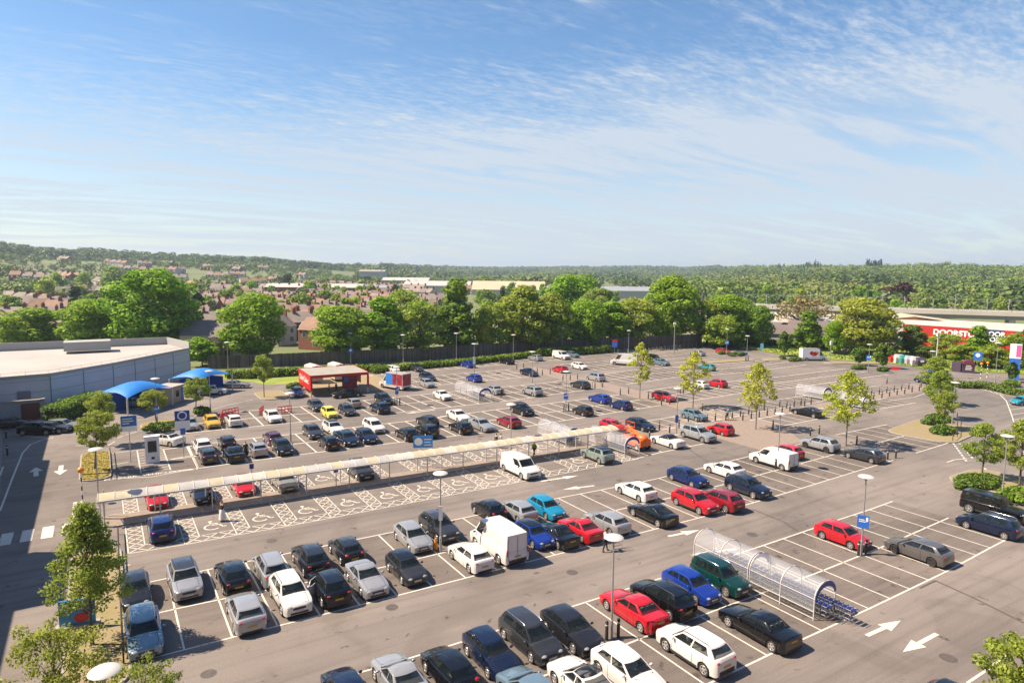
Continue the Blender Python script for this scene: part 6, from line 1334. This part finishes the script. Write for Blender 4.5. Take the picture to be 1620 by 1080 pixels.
# near houses just behind the belt
x,y=at_dist(318,168); house('d',x,y,0,-YAW+.15,M_rend,M_slate,'cream rendered house with brick chimneys left of the large round tree',None,'detached_house'); x,y=at_dist(345,163); house('t',x,y,0,-YAW+.15,M_rend,M_slate,'cream gabled rear wing house in front of the rendered house',None)
x,y=at_dist(488,178); house('s',x,y,0,-YAW-.35,M_brick,M_tile,'brick house with white window left of the broad round tree',None,'detached_house'); x,y=at_dist(452,190); house('s',x,y,0,-YAW+1.2,M_rendw,M_slate,'white gabled house half hidden by the large round tree',None,'detached_house')
row(455,205,6,'t',.62,[M_brick],[M_slate2],'terraced brick house with tall chimney between two belt trees',group='short terrace between the round trees')
x,y=at_dist(92,208); house('s',x,y,0,-YAW+.1,M_blackr,M_slate2,'black clad dormer house with white window above the store roof',None,'detached_house'); x,y=at_dist(4,215); house('d',x,y,0,-YAW+.3,M_brick,M_tile,'brick house with pale tiled roof at the left edge above the store',None,'detached_house'); x,y=at_dist(100,225); house('d',x,y,0,-YAW-.5,M_rendw,mat('grey_dormer',(.26,.27,.28),.7),'house with pale grey roof above the black clad one',None,'detached_house'); x,y=at_dist(55,212); house('d',x,y,0,-YAW+.25,M_brick,M_slate,'dark gabled brick house left of the pale grey roof',None,'detached_house')
row(-20,262,8,'t',.25,[M_brick],[M_slate2,M_slate],'narrow roofed terrace house at the far left edge'); row(30,240,5,'t',.35,BR_,RO,'brick terrace house above the left end of the store'); row(92,262,9,'t',.30,[M_brick],[M_slate,M_slate2],'narrow roofed terrace house in the ridge of roofs behind the store'); row(150,250,6,'t',-.1,BR_,RO,'terrace house left of the very large tree'); row(300,215,6,'t',.2,BR_,RO,'terrace house above the cream house'); row(370,262,8,'t',.35,BR_,RO,'terrace house behind the large round tree'); row(470,250,10,'t',.05,BR_,RO,'long roofed terrace house behind the short terrace'); row(560,240,6,'t',.2,BR_,RO,'terrace house left of the olive tree'); row(200,330,8,'t',.15,BR_,RO,'terrace house in the ridges right of the dark cedar'); row(60,345,8,'t',.2,BR_,RO,'terrace house on the far left of the town'); row(250,400,9,'t',-.2,BR_,RO,'terrace house halfway up the left slope'); row(520,275,7,'t',.12,BR_,RO,'terrace house behind the upright green tree'); row(400,225,6,'t',-.25,BR_,RO,'terrace house just behind the large round tree'); row(585,290,6,'t',.1,BR_,RO,'terrace house before the belt olive trees'); row(330,320,8,'t',.1,BR_,RO,'terrace house in the middle of the town'); row(420,345,9,'t',.3,BR_,RO,'terrace house before the brick sheds'); row(480,300,8,'t',-.15,BR_,RO,'terrace house below the brick sheds'); row(555,330,7,'t',.1,BR_,RO,'terrace house below the blue-grey shed'); row(620,360,6,'t',.2,BR_,RO,'terrace house near the white shed')
rr=random.Random(11); cnt=0
for i in range(78):
    u=rr.uniform(-30,600)*1.0 if i%5 else rr.uniform(420,720); dd=rr.uniform(300,1050) if u<480 else rr.uniform(330,700)
    row(u,dd,rr.choice((2,3,4)),rr.choice('tss'),rr.uniform(-.6,.6),[M_brick,M_brick,M_rend,M_rendw],RO,'small distant house among trees on the town hillside',group='distant houses on the hillside',far=True); cnt+=3
me=bpy.data.meshes.new('hillside_houses'); me.from_pydata(FAR['v'],[],FAR['f']); ms=list(dict.fromkeys(FAR['m']))
for m_ in ms: me.materials.append(m_)
for p,m_ in zip(me.polygons,FAR['m']): p.material_index=ms.index(m_)
o=bpy.data.objects.new('hillside_houses',me); C.objects.link(o); tag(o,'many small distant houses scattered over the hillside behind the town','houses',kind='stuff')
# ================= mid distance trees and far woods
rr=random.Random(21); MID=[(L_belt,'fresh green'),(L_dark,'dark green'),(L_olive,'olive'),(L_pale,'pale green'),(L_con,'near black evergreen')]
tree_proto('mid0','round',11,10,.8,1100,.62,61,26,1.7,.6,.25,3); tree_proto('mid1','oval',12,8,.8,1000,.60,62,24,1.5,.6,.25,3); tree_proto('mid2','cone',13,6,.8,900,.55,63,22,1.2,.6,.25,2)
for i in range(150):
    if i<95: u=rr.uniform(-40,640); d=rr.uniform(205,520)
    elif i<120: u=rr.uniform(640,1120); d=rr.uniform(260,600)
    else: u=rr.uniform(1120,1680); d=rr.uniform(330,520)
    x,y=at_dist(u,d); m,nm=rr.choice(MID[:4] if i%6 else MID); k=rr.choice(('mid0','mid0','mid1')) if m is not L_con else 'mid2'; h=rr.uniform(6,11.5)*(1.15 if d>380 else 1)
    tree(k,x,y,nm+' tree standing among the houses and sheds of the middle distance',m,h,h*rr.uniform(.75,1.0) if k!='mid2' else h*.5,z=terrain(x,y)-.2,group='middle distance trees')
for u,d,h,w,l,m,k in ((118,300,14,9,'tall dark cedar left among the terraces',L_con,'mid2'),(165,285,11,13,'wide dark evergreen clump behind the terraces',L_con,'mid0'),(140,290,11,10,'olive dark tree between cedar and evergreen clump',L_dark,'mid0'),(262,232,17,8,'dark pine rising right of the very large tree',L_con,'mid1'),(305,250,13,9,'dark evergreen above the cream house',L_con,'mid1'),(430,235,12,4,'narrow black conifer beside the large round tree',L_con,'mid2'),(455,560,14,11,'dark tree before the white shed roofs',L_con,'mid0'),(625,430,11,9,'dark red-brown tree by the white shed',L_con,'mid0'),(795,330,13,6,'dark conifer below the yellow roof',L_con,'mid2'),(848,700,16,13,'reddish bronze tree beyond the sheds',L_bare,'mid0'),(175,520,17,17,'large pale green round tree on the lower slope',L_pale,'mid0'),(232,560,12,13,'dark copper tree right of the pale round one',L_con,'mid0'),(1412,470,13,22,'wide copper beech behind the viaduct, left one',L_cop,'mid0'),(1432,455,16,20,'tall copper beech behind the viaduct, right one',L_cop,'mid0'),(1103,700,16,16,'lone round tree in the fields right of the belt',L_dark,'mid0')):
    x,y=at_dist(u,d); tree(k,x,y,l,m,h,w,z=terrain(x,y)-.2)
def forest(name,label,spec,n,seed,m,size,hmin,hmax,per=130,cone=False):
    g=np.random.default_rng(seed); tmpl=[]
    for s in range(5):
        if cone: c=[(0,0,.15+.17*i) for i in range(5)]; r=[.30*(1-.17*i) for i in range(5)]
        else: c=g.normal(size=(7,3))*.22; c[:,2]=.35+.45*g.random(7); r=[.26]*7
        tmpl.append(leaves(c,r,per,size,seed+s,1.,.7,.4))
    out=[]; ph=seed*1.7
    for i in range(n):
        u0,u1,d0,d1=spec[g.integers(len(spec))]; u=u0+(u1-u0)*g.random(); d=math.sqrt(d0*d0+(d1*d1-d0*d0)*g.random()) if d1>1.05*d0 else d0+(d1-d0)*g.random()
        if d1<=0: d=ridge(u)*(-d1)
        x,y=at_dist(u,d)
        if not cone and math.sin(x/85+ph)*math.sin(y/100+2*ph)+.6*math.sin(x/33+ph)*math.sin(y/38-ph)<-.12: continue
        h=(hmin+(hmax-hmin)*g.random()**1.5)*(1+.3*math.sin(x/60-ph)*math.sin(y/75)); w=h*(.9+.6*g.random()) if not cone else h*.5; q=tmpl[i%5].copy(); a=g.random()*6.28; ca,sa=math.cos(a),math.sin(a); X=q[:,0]*ca-q[:,1]*sa; Y=q[:,0]*sa+q[:,1]*ca; q[:,0]=X*w+x; q[:,1]=Y*w+y; q[:,2]=q[:,2]*h+terrain(x,y)-.08*h; out.append(q)
    tag(obj(name,quads_mesh(name,np.concatenate(out)),m),label,'woodland',kind='stuff')
def ridgeline(name,label,u0,u1,n,seed,m,size,h0,h1,f0=.86,f1=1.02,per=100):
    g=np.random.default_rng(seed); c=g.normal(size=(7,3))*.22; c[:,2]=.35+.45*g.random(7); t0=leaves(c,[.26]*7,per,size,seed,1.,.7,.4); out=[]
    for i in range(n):
        u=u0+(u1-u0)*g.random(); d=float(ridge(u))*(f0+(f1-f0)*g.random()); x,y=at_dist(u,d); h=h0+(h1-h0)*g.random(); w=h*(1+.5*g.random()); q=t0.copy(); a=g.random()*6.28; ca,sa=math.cos(a),math.sin(a); X=q[:,0]*ca-q[:,1]*sa; Y=q[:,0]*sa+q[:,1]*ca; q[:,0]=X*w+x; q[:,1]=Y*w+y; q[:,2]=q[:,2]*h+terrain(x,y)-.08*h; out.append(q)
    tag(obj(name,quads_mesh(name,np.concatenate(out)),m),label,'woodland',kind='stuff')
F_g=leafmat('wood_green',(.12,.18,.03),(.19,.25,.045),.3,.2); F_d=leafmat('wood_dark',(.06,.105,.022),(.11,.155,.035),.3,.15); F_o=leafmat('wood_olive',(.18,.20,.05),(.25,.26,.07),.3,.15)
LT=[(-160,560,360,1280),(-160,760,650,1500)]; CT=[(560,1180,620,2400),(640,1150,2000,3200)]; RT_=[(1080,1800,420,900),(1100,1800,800,1550),(1120,1800,540,1000)]
forest('woodland','mixed green woods between the houses of the left hillside',LT,1700,71,F_g,.09,6,10); forest('woodland','dark trees of the left hillside',LT,1150,72,F_d,.09,6,11)
forest('woodland','green woods filling the middle valley',CT,2200,73,F_g,.11,10,16); forest('woodland','olive and dark woods of the middle valley',CT,1500,74,F_d,.11,10,17)
forest('woodland','fresh green wood on the right hillside',RT_,3600,75,F_g,.085,6,15); forest('woodland','olive brown wood on the right hillside',RT_,2200,76,F_o,.085,6,13); forest('woodland','dark green wood on the right hillside',RT_,1400,77,F_d,.085,7,16)
ridgeline('ridge_wood','dark wood along the crest of the left hill',-200,620,900,81,F_d,.12,10,15); ridgeline('ridge_wood','blue-green wood along the far middle crest',600,1140,1300,82,F_d,.14,14,22,.80); ridgeline('ridge_wood','green wood along the crest of the right hill',1080,1850,1300,83,F_g,.12,10,15,.8)
forest('conifer_stand','dark conifers standing on the right crest, two groups',[(1226,1262,1420,1470),(1370,1395,1440,1480),(1262,1300,1440,1470)],46,84,L_con,.16,17,25,60,True)
tag(obj('radio_mast',MB().tube([(0,0,0),(0,0,26)],.35,6).mesh('radio_mast'),M_pole,None,(*at_dist(604,640),2)),'thin pale mast above the white shed','mast')
# hazy air of the valley
for k in range(9):
    r_=random.Random(k); row(r_.uniform(-30,90)+k*52,275+r_.uniform(0,45)+(k%3)*38,7,'t',r_.uniform(-.1,.35),BR_,RO,'terrace house in the dense ridges of roofs behind the tree belt')
hz=MB().box(-3900,3900,-3900,3900,-25,78); hm=bpy.data.materials.new('haze_air'); hm.use_nodes=True; nt=hm.node_tree; nt.nodes.clear(); ou=nt.nodes.new('ShaderNodeOutputMaterial'); pv=nt.nodes.new('ShaderNodeVolumePrincipled'); pv.inputs['Color'].default_value=(.66,.84,1,1); pv.inputs['Density'].default_value=HAZE; pv.inputs['Anisotropy'].default_value=.3; nt.links.new(pv.outputs[0],ou.inputs['Volume'])
if HAZE>0: tag(hz.build('haze',hm),'thin blue haze over the distant hills','haze',kind='stuff')
